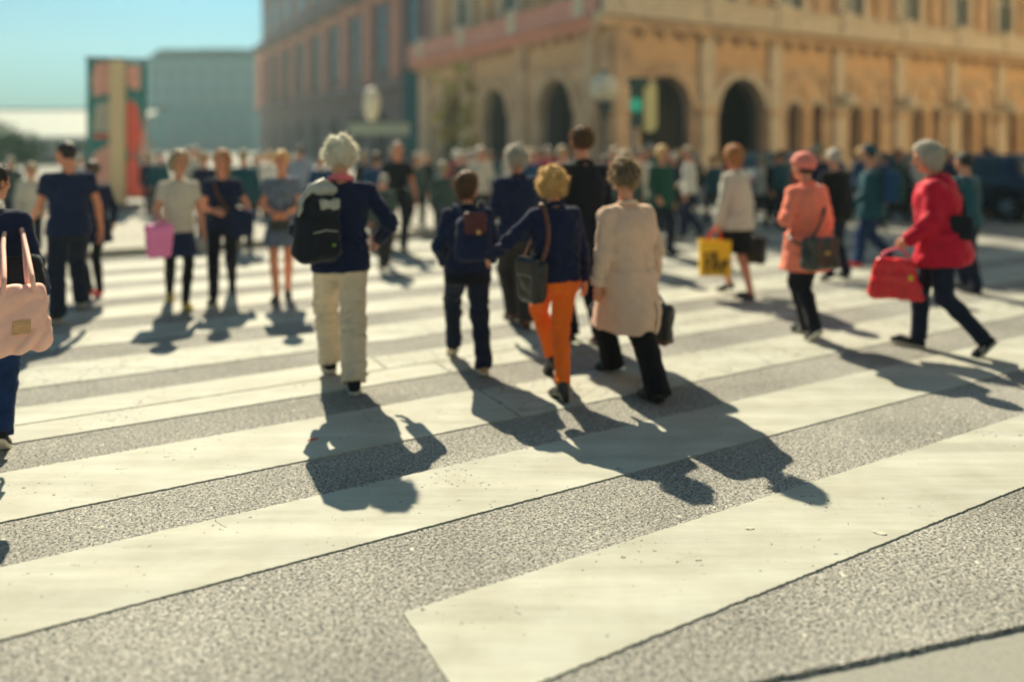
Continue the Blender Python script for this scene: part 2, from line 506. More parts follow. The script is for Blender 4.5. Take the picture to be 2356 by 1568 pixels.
# inner faces behind the arches, their shade put into dark colours
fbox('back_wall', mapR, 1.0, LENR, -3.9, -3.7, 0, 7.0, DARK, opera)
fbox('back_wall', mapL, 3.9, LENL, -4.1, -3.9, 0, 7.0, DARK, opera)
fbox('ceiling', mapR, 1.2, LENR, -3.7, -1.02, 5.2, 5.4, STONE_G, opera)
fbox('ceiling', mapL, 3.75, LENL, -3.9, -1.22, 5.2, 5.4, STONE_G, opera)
for c, w, sp in opR[:2]:
    arch_ring('arch_moulding', mapR, c, w, sp, 0.42, 0.003, 0.13, STONE_P if c > 5 else STONE, opera)
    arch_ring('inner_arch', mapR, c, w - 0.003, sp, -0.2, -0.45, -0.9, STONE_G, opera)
    for sgn in (-1, 1):
        x = c + sgn * (w / 2 - 0.10)
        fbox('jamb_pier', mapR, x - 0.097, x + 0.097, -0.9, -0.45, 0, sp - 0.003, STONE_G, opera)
for c, w, sp in opL:
    arch_ring('arch_moulding', mapL, c, w, sp, 0.42, 0.003, 0.13, STONE, opera)
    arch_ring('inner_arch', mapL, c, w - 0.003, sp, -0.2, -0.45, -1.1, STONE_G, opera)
    for sgn in (-1, 1):
        x = c + sgn * (w / 2 - 0.10)
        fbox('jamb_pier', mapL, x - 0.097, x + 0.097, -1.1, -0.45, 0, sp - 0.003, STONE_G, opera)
for a, b in twins:
    for c in (a, b):
        arch_ring('window_moulding', mapR, c, 0.95, 3.25, 0.22, 0.003, 0.1, STONE_P, opera, 10)
        fbox('window', mapR, c - 0.47, c + 0.47, -0.62, -0.58, 0.6, 4.0, GLASSD, opera)
        fbox('sill', mapR, c - 0.62, c + 0.62, 0.003, 0.16, 0.5, 0.66, STONE_P, opera)
    fbox('half_column', mapR, (a + b) / 2 - 0.26, (a + b) / 2 + 0.26, 0.003, 0.2, 0.35, 3.6, STONE_O, opera)
    arch_ring('blind_arch', mapR, (a + b) / 2, 3.2, 3.75, 0.25, 0.003, 0.12, STONE, opera)
    fbox('medallion', mapR, (a + b) / 2 - 0.35, (a + b) / 2 + 0.35, 0.003, 0.1, 4.0, 4.7, STONE_O, opera)
pilR = [0.65, 5.72, 10.35, 15.25, 20.5, 25.75, 30.85, 35.95, 41.05, 45.6]
pilL = [1.3, 7.6, 13.9, 20.3]
for mp, pil in ((mapR, pilR), (mapL, pilL)):
    for c in pil:
        fbox('pilaster', mp, c - 0.42, c + 0.42, 0.003, 0.26, 0.9, 6.55, STONE_P if mp is mapR and c > 3 else STONE, opera)
        fbox('pilaster_base', mp, c - 0.6, c + 0.6, 0.003, 0.42, 0.0, 0.9, STONE_P, opera)
        fbox('capital', mp, c - 0.56, c + 0.56, 0.0035, 0.38, 3.0, 3.3, STONE, opera)
    for c0, c1 in zip(pil[:-1], pil[1:]):
        fbox('frieze_panel', mp, c0 + 0.62, c1 - 0.62, 0.003, 0.09, 5.3, 6.35, STONE_O, opera)
        fbox('string_course', mp, c0 + 0.42, c1 - 0.42, 0.0025, 0.16, 4.98, 5.18, STONE, opera)
CORN = {0: STONE_P, 1: STONE_R}
for k_, (mp, ln, pil) in enumerate(((mapR, LENR, pilR), (mapL, LENL, pilL))):
    a_ = 0.0
    fbox('cornice', mp, -0.75 if k_ == 0 else 0.003, ln, -0.3, 0.5, 6.6, 6.98, STONE if k_ == 0 else STONE_R, opera)
    fbox('cornice_shelf', mp, -0.9 if k_ == 0 else 0.003, ln, -0.3, 0.9, 6.984, 7.14, CORN[k_], opera)
    fbox('parapet', mp, -0.7 if k_ == 0 else 0.003, ln, 0.42, 0.7, 7.144, 7.95, CORN[k_], opera)
    fbox('handrail', mp, -0.78 if k_ == 0 else 0.003, ln, 0.36, 0.78, 7.954, 8.1, CORN[k_], opera)
    for c in pil:
        fbox('parapet_pedestal', mp, c - 0.45, c + 0.45, 0.38, 0.8, 7.144, 8.35, STONE_P, opera)
    for c in np.arange(0.5, ln, 1.2):
        fbox('cornice_bracket', mp, c, c + 0.32, 0.0045, 0.36, 6.25, 6.597, STONE, opera)
# upper storey, set back behind the balcony
for k_, (mp, ln, pil) in enumerate(((mapR, LENR, pilR), (mapL, LENL, pilL))):
    top_ = 19.0 if k_ == 0 else 34.0  # unseen heights shaped for light: right kept low, left tall to shade the road
    fbox('upper_wall', mp, 9.004 if k_ == 0 else 1.2, ln, -9.0, -1.2, 7.0, top_, STONE, opera)
    if k_ == 0: fbox('upper_wall', mp, 1.2, 9.0, -1.1995, -1.2 - 0.6, 7.0, 34.0, STONE, opera)
    fbox('cornice_and_shade_eave', mp, 9.004 if k_ == 0 else -1.0, ln + (0 if k_ == 0 else 20), -9.0 if k_ == 0 else 0.0, 0.4 if k_ == 0 else 3.7, top_ + .003, top_ + 1.5, STONE_P, opera)  # left one is an oversized unseen eave added to shade the road
    for c0, c1 in zip(pil[:-1], pil[1:]):
        c = (c0 + c1) / 2
        fbox('window', mp, c - 0.85, c + 0.85, -1.197, -1.12, 8.6, 12.2, GLASSW, opera)
        fbox('window_surround', mp, c - 1.35, c - 0.853, -1.197, -0.85, 7.6, 12.6, STONE_P, opera)
        fbox('window_surround', mp, c + 0.853, c + 1.35, -1.197, -0.85, 7.6, 12.6, STONE_P, opera)
        fbox('window_sill', mp, c - 1.45, c + 1.45, -1.196, -0.6, 8.2, 8.55, STONE_P, opera)
        fbox('glazing_bar', mp, c - 0.06, c + 0.06, -1.119, -1.06, 8.6, 12.2, STONE_P, opera)
        fbox('glazing_bar', mp, c - 0.85, c + 0.85, -1.1185, -1.065, 10.6, 10.72, STONE_P, opera)
        fbox('pediment', mp, c - 1.6, c + 1.6, -1.196, -0.5, 12.61, 13.1, STONE_P, opera)
    for c in pil:
        fbox('upper_pilaster', mp, c - 0.4, c + 0.4, -1.196, -0.9, 8.0, 14.0, STONE_O if k_ else STONE, opera)
m = MB()
V = [un(CU + 1.2, CN + .4, 37.3), un(CU + 9, CN + .4, 37.3), un(CU + 9, CN + 22, 37.3), un(CU + 1.2, CN + 22, 37.3),
     un(CU + 3.5, CN + 4, 42), un(CU + 7, CN + 4, 42), un(CU + 7, CN + 18, 42), un(CU + 3.5, CN + 18, 42)]
m.add(V, [(3, 2, 1, 0), (4, 5, 6, 7), (0, 1, 5, 4), (1, 2, 6, 5), (2, 3, 7, 6), (3, 0, 4, 7)])
m.build('roof', ROOFM, opera)
m = MB()
V = [un(CU + 9.1, CN + .8, 21.6), un(CU + 46, CN + .8, 21.6), un(CU + 46, CN + 9, 21.6), un(CU + 9.1, CN + 9, 21.6), un(CU + 10, CN + 4.5, 25), un(CU + 45, CN + 4.5, 25)]
m.add(V, [(3, 2, 1, 0), (0, 1, 5, 4), (2, 3, 4, 5), (1, 2, 5), (3, 0, 4)])
m.build('roof', ROOFM, opera)
# round opal lamps on the pilasters of the right front
for c in pilR[3:7]:
    p = np.array(mapR(c, 0.72, 3.9))
    b = MB(); b.lathe([(0.02, -0.36), (0.2, -0.3), (0.33, -0.1), (0.34, 0.06), (0.26, 0.26), (0.05, 0.36)], p, 16)
    g = b.build('wall_lamp', LAMPG, opera, True)
    b = MB(); b.tube([np.array(mapR(c, 0.27, 3.35)), np.array(mapR(c, 0.6, 3.25)), p + (0, 0, -0.36)], 0.035)
    b.lathe([(0.03, 0.35), (0.16, 0.38), (0.02, 0.5)], p, 10)
    b.build('lamp_bracket', IRON, g)

# ------------------------------------------------------------------ the shaded wing running away to the left
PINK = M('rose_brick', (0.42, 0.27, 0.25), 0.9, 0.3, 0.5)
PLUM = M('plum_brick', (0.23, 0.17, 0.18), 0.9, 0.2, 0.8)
wing = empty('brick_building')
tag(wing, 'rose and plum brick building with tall dark windows running far back', 'building')
W0 = LENL + 0.01
def mapW(a, d, z): return un(CU + 1.0 - d, CN + W0 + a, z)
LENW = 62.0
wins = [3.5 + i * 7.0 for i in range(9)]
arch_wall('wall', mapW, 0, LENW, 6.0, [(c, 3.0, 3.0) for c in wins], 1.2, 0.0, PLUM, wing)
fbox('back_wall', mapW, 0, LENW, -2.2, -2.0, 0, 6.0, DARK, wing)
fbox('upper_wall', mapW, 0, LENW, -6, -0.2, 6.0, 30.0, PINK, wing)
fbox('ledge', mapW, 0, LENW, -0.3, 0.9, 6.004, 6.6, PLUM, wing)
fbox('cornice', mapW, 0, LENW, -0.3, 1.0, 14.6, 15.4, PLUM, wing)
for c in wins: fbox('window', mapW, c - 1.0, c + 1.0, -0.197, -0.12, 17.0, 20.5, GLASSD, wing)
for c in wins:
    fbox('window', mapW, c - 1.1, c + 1.1, -0.197, -0.12, 7.8, 13.2, GLASSD, wing)
    fbox('window_surround', mapW, c - 1.5, c - 1.103, -0.197, 0.1, 7.2, 13.6, PLUM, wing)
    fbox('window_surround', mapW, c + 1.103, c + 1.5, -0.197, 0.1, 7.2, 13.6, PLUM, wing)
    fbox('pediment', mapW, c - 1.7, c + 1.7, -0.196, 0.35, 13.61, 14.1, STONE_R, wing)
    fbox('pilaster', mapW, c + 3.0, c + 4.0, -0.196, 0.25, 6.61, 14.59, STONE_R, wing)
    fbox('door', mapW, c - 1.0, c + 1.0, -1.99, -1.9, 0, 3.4, GLASSD, wing)
V = [un(CU + .5, CN + W0, 30.004), un(CU + .5, CN + W0 + LENW, 30.004), un(CU + 12, CN + W0 + LENW, 30.004), un(CU + 12, CN + W0, 30.004),
     un(CU + 3, CN + W0, 38), un(CU + 3, CN + W0 + LENW - 3, 38), un(CU + 9, CN + W0 + LENW - 3, 38), un(CU + 9, CN + W0, 38)]
m = MB(); m.add(V, [(0, 1, 2, 3), (7, 6, 5, 4), (0, 4, 5, 1), (1, 5, 6, 2), (2, 6, 7, 3), (3, 7, 4, 0)])
m.build('roof', ROOFM, wing)

# ------------------------------------------------------------------ unseen houses added behind the viewer to bounce sunlight
CREAM = M('cream_bounce_plaster', (0.86, 0.70, 0.48), 0.9, 0.06, 0.5)  # pale so the added wall bounces sun onto the right front
SLATE = M('slate_dim_plaster', (0.10, 0.15, 0.18), 0.9, 0.1, 0.5)  # kept dark so the added walls send little light to the ground
for (u0, u1, hh, lab) in ((-60, -12, 22.0, 'slate grey house front added behind the viewer on the left'), (-11.9, 27, 20.0, 'taller slate grey house front added right behind the viewer'), (27.1, 120, 33.0, 'long cream house front added behind the viewer on the right to bounce light')):
    hb = empty('unseen_house'); tag(hb, lab, 'building', 'added houses behind the viewer')
    uquad('wall', u0, u1, -26, -13, 0, hh, CREAM if u0 > 20 else SLATE, hb)
    uquad('cornice', u0 + .02, u1 - .02, -12.997, -12.2, hh - 1.0, hh - .003, STONE_P, hb)
    for c in np.arange(u0 + 2.5, u1 - 2, 4.2):
        for z in (1.5, 6.2, 10.6, 15.0):
            uquad('window', c - .65, c + .65, -12.997, -12.94, z, z + 2.3, GLASSD, hb)

# pavement round the buildings
pv2 = uquad('pavement', CU - 4.0, CU + 70, CN - 3.6, CN + 100, 0.004, 0.13, PAVE, None)
pv2['kind'] = 'structure'

# ------------------------------------------------------------------ teal office block far behind
TEAL = M('blue_green_render', (0.05, 0.30, 0.36), 0.85, 0.1, 0.4)
TEAL2 = M('pale_blue_render', (0.16, 0.36, 0.42), 0.85, 0.08, 0.4)
blk = empty('office_block')
tag(blk, 'blue green office block with dark teal mansard roof at the far end', 'building')
bc = at(462, 330, 150.0)
bw, bz = 10.6, 20.6
def bmap(x, y, z): return (bc[0] + x, bc[1] + y, z)
def bbox(name, lo, hi, mat, parent=blk):
    m = MB(); m.box(lo, hi)
    return mesh_obj(name, [bmap(*v) for v in m.V], m.F, mat, parent)
bbox('wall', (-bw, 0, 0), (bw, 16, 17.8), TEAL2)
bbox('lower_wall', (-bw - 0.02, -0.3, 0), (bw + .02, -0.003, 9.0), TEAL)
bbox('cornice', (-bw - 0.5, -0.6, 17.804), (bw + .5, 16.5, 18.4), TEAL)
m = MB()
V = [bmap(-bw, -.2, 18.404), bmap(bw, -.2, 18.404), bmap(bw, 16, 18.404), bmap(-bw, 16, 18.404), bmap(-bw + 1.6, 1.6, bz), bmap(bw - .8, 1.6, bz), bmap(bw - .8, 14, bz), bmap(-bw + 1.6, 14, bz)]
m.add(V, [(3, 2, 1, 0), (4, 5, 6, 7), (0, 1, 5, 4), (1, 2, 6, 5), (2, 3, 7, 6), (3, 0, 4, 7)])
m.build('roof', M('dark_teal_roof', (0.005, 0.12, 0.14), 0.6, 0.15, 0.5), blk)
bbox('roof_house', (-1.5, 3, bz - .4), (7, 9, bz + .3), M('dark_teal_roof', (0.012, 0.15, 0.17)))
GLASSB = glass('blue_window_glass', (0.08, 0.24, 0.29), 0.3)
for r in range(5):
    for c in range(7):
        x = -bw + 1.4 + c * 3.1
        z = 1.2 + r * 3.35
        d = -0.3 if z < 8.6 else 0.0
        w = bbox('window', (x - 0.7, d - 0.12, z), (x + 0.7, d - 0.003, z + 1.9), GLASSB)
        m = MB(); m.box((x - 0.85, d - 0.3, z - 0.18), (x + 0.85, d - 0.003, z - 0.003))
        mesh_obj('sill', [bmap(*v) for v in m.V], m.F, TEAL2, w)

# ------------------------------------------------------------------ white pavilion on the left
WHITE = M('white_render', (0.42, 0.45, 0.41), 0.8, 0.05, 0.6)
pvl = empty('pavilion')
tag(pvl, 'low white pavilion with a pale sloping roof and dark ridge at far left', 'building')
pc = at(90, 330, 62.0)
def pbox(name, lo, hi, mat):
    m = MB(); m.box(lo, hi)
    return mesh_obj(name, [(pc[0] + v[0], pc[1] + v[1], v[2]) for v in m.V], m.F, mat, pvl)
m = MB()
V = [(-9.6, -1.2, 2.15), (5.8, -1.2, 2.15), (5.8, 9.0, 4.7), (-9.6, 9.0, 4.7)]
V += [(x, y, z + .14) for x, y, z in V]
m.add([(pc[0] + x, pc[1] + y, z) for x, y, z in V], [(3, 2, 1, 0), (4, 5, 6, 7), (0, 1, 5, 4), (1, 2, 6, 5), (2, 3, 7, 6), (3, 0, 4, 7)])
m.build('canopy', WHITE, pvl)
pbox('ridge', (-9.8, 9.02, 4.55), (6.0, 9.4, 5.0), M('grey_roof_edge', (0.16, 0.26, 0.25), 0.7))
pbox('wall', (-9, 0, 0), (5.2, 8.9, 2.1), WHITE)
for i in range(4):
    pbox('window', (-8.0 + i * 3.2, -0.06, 0.7), (-5.8 + i * 3.2, -0.003, 1.95), GLASSW)
pbox('plinth', (-9.05, -0.12, 0), (5.25, -0.004, 0.5), STONE_G)

# ------------------------------------------------------------------ trees
BARK = M('bark', (0.10, 0.075, 0.05), 0.95, 0.25, 12, 0.6)
LEAF_G = M('dark_green_leaf', (0.025, 0.11, 0.06), 0.7, 0.4, 1.5)
LEAF_Y = M('yellow_green_leaf', (0.36, 0.32, 0.10), 0.7, 0.35, 1.2)
def tree(name, label, loc, h, crown_r, crown_z, leaf, n, mat, trunk_r, seed, squash=1.0, lean=0):
    r = np.random.default_rng(seed)
    root = empty(name, (loc[0], loc[1], 0))
    tag(root, label, 'tree', 'street trees')
    m = MB()
    top = np.array([lean, 0, h * 0.8])
    m.tube([(0, 0, 0), (0.02, 0, h * 0.25), top * 0.6 + (0.03, 0.02, 0), top], [trunk_r * 1.3, trunk_r, trunk_r * 0.75, trunk_r * 0.2], 8)
    tips = []
    for i in range(11):
        t = 0.35 + 0.6 * i / 11
        an = i * 2.4
        p0 = top * t
        L = crown_r * (0.9 - 0.3 * abs(t - .6))
        p1 = p0 + (math.cos(an) * L * .6, math.sin(an) * L * .6, 0.25 * L + .1)
        p2 = p1 + (math.cos(an + .3) * L * .35, math.sin(an + .3) * L * .35, 0.25 * L)
        m.tube([p0, p1, p2], [trunk_r * 0.4, trunk_r * 0.22, trunk_r * 0.07], 5)
        tips += [p1, p2, (p1 + p2) / 2]
    m.build('trunk', BARK, root, True)
    cen = []
    for t in tips:
        for _ in range(2): cen.append(np.array(t) + r.normal(0, crown_r * .14, 3))
    while len(cen) < 46:
        v = r.normal(0, 1, 3); v /= np.linalg.norm(v)
        cen.append(np.array([lean * .8, 0, crown_z]) + v * crown_r * (0.45 + 0.55 * r.random()) * (1, 1, squash))
    cen = np.array(cen)
    c = cen[r.integers(0, len(cen), n)] + r.normal(0, crown_r * 0.16, (n, 3))
    a = r.normal(0, 1, (n, 3)); a /= np.linalg.norm(a, axis=1)[:, None]
    b = np.cross(a, r.normal(0, 1, (n, 3))); b /= np.linalg.norm(b, axis=1)[:, None]
    sz = leaf * (0.6 + 0.8 * r.random(n))[:, None]
    V = np.stack([c - a * sz, c + b * sz * .5, c + a * sz, c - b * sz * .5], 1).reshape(-1, 3)
    F = np.arange(4 * n).reshape(n, 4)
    mesh_obj('crown', V, F, mat, root)
    return root
p = at(1050, 330, 25.0)
tree('street_tree', 'slender yellow green tree in front of the arcade arches', p, 5.2, 0.75, 4.1, 0.085, 900, LEAF_Y, 0.07, 5, 1.5)
p = at(30, 330, 40.0)
tree('street_tree', 'dark green tree before the white pavilion at far left', p, 1.9, 1.2, 1.15, 0.12, 2200, LEAF_G, 0.10, 6, 0.6)
p = at(-70, 330, 36.0)
tree('street_tree', 'dark green tree cut by the left edge of the view', p, 2.3, 1.4, 1.4, 0.12, 2400, LEAF_G, 0.11, 8, 0.7)

# ------------------------------------------------------------------ advertising pillar
POSTC = M('cream_paint', (0.76, 0.60, 0.36), 0.7, 0.06, 3)
RED1 = M('poster_red', (0.92, 0.16, 0.12), 0.6, 0.1, 4)
PNK1 = M('poster_pink', (0.88, 0.46, 0.37), 0.6, 0.15, 4)
TEALP = M('poster_teal', (0.06, 0.26, 0.25), 0.6, 0.2, 4)
PALEP = M('poster_pale', (0.55, 0.53, 0.42), 0.6, 0.1, 4)
pil_c = gnd(272, 487)
ad = empty('advertising_pillar', (pil_c[0], pil_c[1], 0), 0.33)
ad.scale = (1, 1, 0.915)
tag(ad, 'tall advertising pillar with cream corner post and red posters', 'advertising pillar')
m = MB(); m.lathe([(0.62, 0), (0.62, 0.14), (0.55, 0.16), (0.55, 0.22)], (0, 0.1, 0), 24); m.build('base', STONE_G, ad)
m = MB(); m.box((-0.17, -0.2, 0.2), (0.17, 0.25, 4.22)); m.build('corner_post', POSTC, ad)
m = MB(); m.box((-0.72, 0.0, 0.6), (-0.173, 0.14, 4.25)); lp = m.build('poster_board', TEALP, ad)
m = MB(); m.box((0.173, 0.0, 0.35), (0.66, 0.14, 4.2)); rp = m.build('poster_board', TEALP, ad)
def sheet(name, parent, poly, mat, y=-0.012):
    m = MB(); m.prism(poly, y, -0.001); return m.build(name, mat, parent)
sheet('poster', lp, [(-0.56, 3.2), (-0.2, 3.3), (-0.2, 4.2), (-0.52, 4.15), (-0.6, 3.7)], PNK1)
sheet('poster', lp, [(-0.58, 2.25), (-0.2, 2.2), (-0.2, 3.1), (-0.5, 3.0)], PALEP)
sheet('poster', lp, [(-0.56, 2.05), (-0.2, 2.05), (-0.2, 2.16), (-0.56, 2.16)], RED1)
sheet('poster', lp, [(-0.66, 0.8), (-0.2, 0.8), (-0.2, 1.9), (-0.58, 1.6)], PNK1)
sheet('poster', rp, [(0.2, 3.5), (0.5, 3.4), (0.52, 4.1), (0.2, 4.12)], PNK1)
sheet('poster', rp, [(0.2, 1.75), (0.42, 1.55), (0.56, 2.1), (0.46, 2.9), (0.3, 3.15), (0.2, 3.0)], RED1)
sheet('poster', rp, [(0.48, 1.5), (0.65, 1.5), (0.65, 2.9), (0.58, 2.2)], PNK1)
sheet('poster', rp, [(0.2, 0.4), (0.62, 0.4), (0.44, 1.4), (0.3, 1.7), (0.2, 1.3)], RED1, -0.02)
sheet('poster', rp, [(0.6, 0.4), (0.65, 0.4), (0.65, 1.4), (0.5, 1.45)], PNK1)
m = MB(); m.box((-0.76, -0.06, 4.254), (0.70, 0.3, 4.3)); m.build('cap', STONE_G, ad)

# ------------------------------------------------------------------ street lamp, signal, signs, stone post
def street_lamp(x, y, Y, zc, r, label):
    p = at(x, y, Y)
    z = p[2]
    root = empty('street_lamp', (p[0], p[1], 0))
    tag(root, label, 'street lamp')
    m = MB(); m.lathe([(0.16, 0), (0.16, 0.3), (0.07, 0.45), (0.055, z * 0.55), (0.08, z - r * 2.4), (0.24, z - r * 1.15), (0.26, z - r * 1.0)], n=14)
    m.build('pole', IRON, root, True)
    m = MB(); m.lathe([(r * math.sin(math.pi * (i + 0.3) / 12.6), -r * math.cos(math.pi * (i + 0.3) / 12.6)) for i in range(13)], (0, 0, z), 24)
    m.build('globe', LAMPG, root, True)
    m = MB(); m.lathe([(0.05, r - .01), (0.12, r + 0.02), (0.02, r + 0.14)], (0, 0, z), 10); m.build('finial', IRON, root)
street_lamp(1390, 203, 22.0, 0, 0.42, 'street lamp with big opal globe before the corner of the arcade')

SIGY = M('signal_yellow_backplate', (0.80, 0.72, 0.34), 0.6, 0.08, 5)
SIGG = M('signal_housing', (0.02, 0.07, 0.07), 0.5, 0.15, 5)
GREENL = bpy.data.materials.new('green_signal_light'); GREENL.use_nodes = True
_b = GREENL.node_tree.nodes['Principled BSDF']
_b.inputs['Base Color'].default_value = (0.0, 0.3, 0.2, 1); _b.inputs['Emission Color'].default_value = (0.0, 0.20, 0.125, 1); _b.inputs['Emission Strength'].default_value = 0.4
p = at(1466, 243, 18.0)
tl = empty('traffic_light', (p[0], p[1], 0), 0.5)
tag(tl, 'traffic light showing green with yellowish backing board on grey pole', 'traffic light')
m = MB(); m.lathe([(0.11, 0), (0.11, 0.25), (0.06, 0.3), (0.055, 3.1), (0.02, 3.14)], (0, 0.16, 0), 12); m.build('pole', M('grey_pole', (0.22, 0.26, 0.25), 0.5), tl, True)
zc = p[2] - 0.02
pl = []
for i in range(24):
    an = 2 * math.pi * i / 24
    pl.append((0.34 + 0.21 * math.cos(an), zc + (0.40 if math.sin(an) > 0 else -0.40) + 0.21 * math.sin(an)))
m = MB(); m.prism(pl, -0.06, 0.02); m.build('backing_board', SIGY, tl)
m = MB(); m.box((-0.17, -0.12, zc - 0.5), (0.1, 0.06, zc + 0.62)); hs = m.build('housing', SIGG, tl)
for i in range(3):
    c = (-0.20, -0.14, zc - 0.02 + 0.3 * (i - 0) - 0.0) if False else (-0.16, -0.14, zc + 0.02 + 0.32 * (i - 1) + 0.0)
    lit = (i == 1)
    m = MB()
    n = 20
    R0 = 0.17 if lit else 0.11
    V = [(c[0] + R0 * math.cos(2 * math.pi * k / n), c[1] - (0.03 if lit else 0.0), c[2] + R0 * math.sin(2 * math.pi * k / n)) for k in range(n)]
    V += [(v[0], c[1] + 0.018, v[2]) for v in V]
    m.add(V, [tuple(range(n - 1, -1, -1)), tuple(range(n, 2 * n))] + [(k, (k + 1) % n, (k + 1) % n + n, k + n) for k in range(n)])
    m.build('signal_lens', GREENL if lit else SIGG, hs)
m = MB()
m.box((-0.24, -0.26, zc + 0.46), (0.14, 0.06, zc + 0.66)); m.build('hood', SIGG, hs)

def sign(name, label, cat, x0, x1, y0, y1, Y, mat, thick, posts, mat2=IRON):
    a, b = at(x0, y1, Y), at(x1, y0, Y)
    root = empty(name, ((a[0] + b[0]) / 2, Y, 0))
    tag(root, label, cat)
    w = (b[0] - a[0]) / 2
    m = MB(); m.box((-w, -thick, a[2]), (w, 0, b[2])); m.build('panel', mat, root)
    m = MB(); m.box((-w - .03, -thick * .8, b[2] + .002), (w + .03, 0.01, b[2] + .06)); m.build('top_rail', mat2, root)
    for q in posts:
        m = MB(); m.tube([(w * q, 0.05, 0), (w * q, 0.05, b[2])], 0.045, 8); m.build('post', mat2, root)
    return root
sign('street_sign', 'long pale grey direction board behind the white haired man', 'sign', 803, 942, 283, 311, 25.0, M('sign_grey', (0.36, 0.41, 0.33), 0.6, 0.06, 3), 0.09, (-0.6, 0.7))
sign('banner_board', 'dark blue upright board at the left end of the arcade', 'sign', 928, 962, 168, 352, 30.0, M('board_blue', (0.008, 0.09, 0.13), 0.5, 0.1, 3), 0.12, (0.0,))
p = at(855, 240, 28.0)
ln = empty('hanging_lantern_post', (p[0], p[1], 0))
tag(ln, 'tall post carrying a long white oval lantern by the brick building', 'street lamp')
m = MB(); m.lathe([(0.12, 0), (0.12, .3), (0.05, .4), (0.045, p[2] - .6)], n=10); m.build('pole', IRON, ln, True)
m = MB(); m.lathe([(0.06, -0.62), (0.2, -0.5), (0.3, -0.1), (0.3, 0.25), (0.2, 0.52), (0.05, 0.6)], (0, 0, p[2]), 16); m.build('lantern', LAMPG, ln, True)
p = gnd(966, 424)
st = empty('stone_post', (p[0], p[1], 0.0))
tag(st, 'squat cream stone post at the pavement edge left of the arcade', 'stone post')
m = MB(); m.lathe([(0.36, 0), (0.36, .2), (0.28, .26), (0.24, 1.0), (0.3, 1.08), (0.22, 1.3), (0.06, 1.42)], n=16); m.build('shaft', STONE_P, st, True)
m = MB(); m.lathe([(0.44, 0), (0.44, 0.1)], n=16); m.build('foot', STONE_G, st)

# ------------------------------------------------------------------ leaves and litter on the near stripes
LEAFD = M('dry_leaf', (0.50, 0.47, 0.38), 0.8, 0.2, 40)
LEAFR = M('red_scrap', (0.5, 0.14, 0.08), 0.8, 0.2, 40)
for (x, y, s, rz, mat, lab, z) in ((1724, 1218, 0.021, 0.2, LEAFD, 'small dry leaf in the middle of the nearest white stripe', .0062),
                             (2022, 1228, 0.03, -0.5, LEAFD, 'long dry leaf near the lower edge of nearest white stripe', .0062),
                             (1605, 1290, 0.014, 0.1, LEAFD, 'tiny dry leaf fragment leftmost on the nearest white stripe', .0062),
                             (720, 1013, 0.035, 0.6, LEAFR, 'red paper scrap left of the backpack shadow', .0062)):
    p = gnd(x, y)
    m = MB(); n = 10
    V = [(s * math.cos(2 * math.pi * k / n), s * 0.55 * math.sin(2 * math.pi * k / n), 0.003 + 0.0015 * math.cos(4 * math.pi * k / n)) for k in range(n)] + [(0, 0, 0.004), (0, 0, 0)]
    m.add(V, [(k, (k + 1) % n, n) for k in range(n)] + [((k + 1) % n, k, n + 1) for k in range(n)])
    o = m.build('fallen_leaf' if mat is LEAFD else 'paper_scrap', mat)
    o.location = (p[0], p[1], z); o.rotation_euler = (0, 0, rz)
    tag(o, lab, 'leaf' if mat is LEAFD else 'litter')

# ------------------------------------------------------------------ the air
hz = MB(); hz.box((-325, -140, -1.2), (240, 385, 52))
hzm = bpy.data.materials.new('haze_air'); hzm.use_nodes = True
hn = hzm.node_tree.nodes; hn.clear()
ho = hn.new('ShaderNodeOutputMaterial'); hv = hn.new('ShaderNodeVolumePrincipled')
hv.inputs['Color'].default_value = (0.72, 0.95, 0.92, 1); hv.inputs['Density'].default_value = 0.0009; hv.inputs['Anisotropy'].default_value = 0.35
hzm.node_tree.links.new(hv.outputs['Volume'], ho.inputs['Volume'])
hzo = hz.build('haze', hzm); hzo['kind'] = 'stuff'
# ------------------------------------------------------------------ soft bodies: distance fields turned into meshes
def V3(*a): return np.array(a, float)
def unit(v):
    v = np.asarray(v, float)
    return v / (np.linalg.norm(v) + 1e-9)
def rotx(a):
    c, s = math.cos(a), math.sin(a); return np.array([[1, 0, 0], [0, c, -s], [0, s, c]], float)
def roty(a):
    c, s = math.cos(a), math.sin(a); return np.array([[c, 0, s], [0, 1, 0], [-s, 0, c]], float)
def rotz(a):
    c, s = math.cos(a), math.sin(a); return np.array([[c, -s, 0], [s, c, 0], [0, 0, 1]], float)
I3 = np.eye(3)
def _clip(d, X, Y, Z, clip):
    for p, n in clip:
        d = np.maximum(d, (X - p[0]) * n[0] + (Y - p[1]) * n[1] + (Z - p[2]) * n[2])
    return d

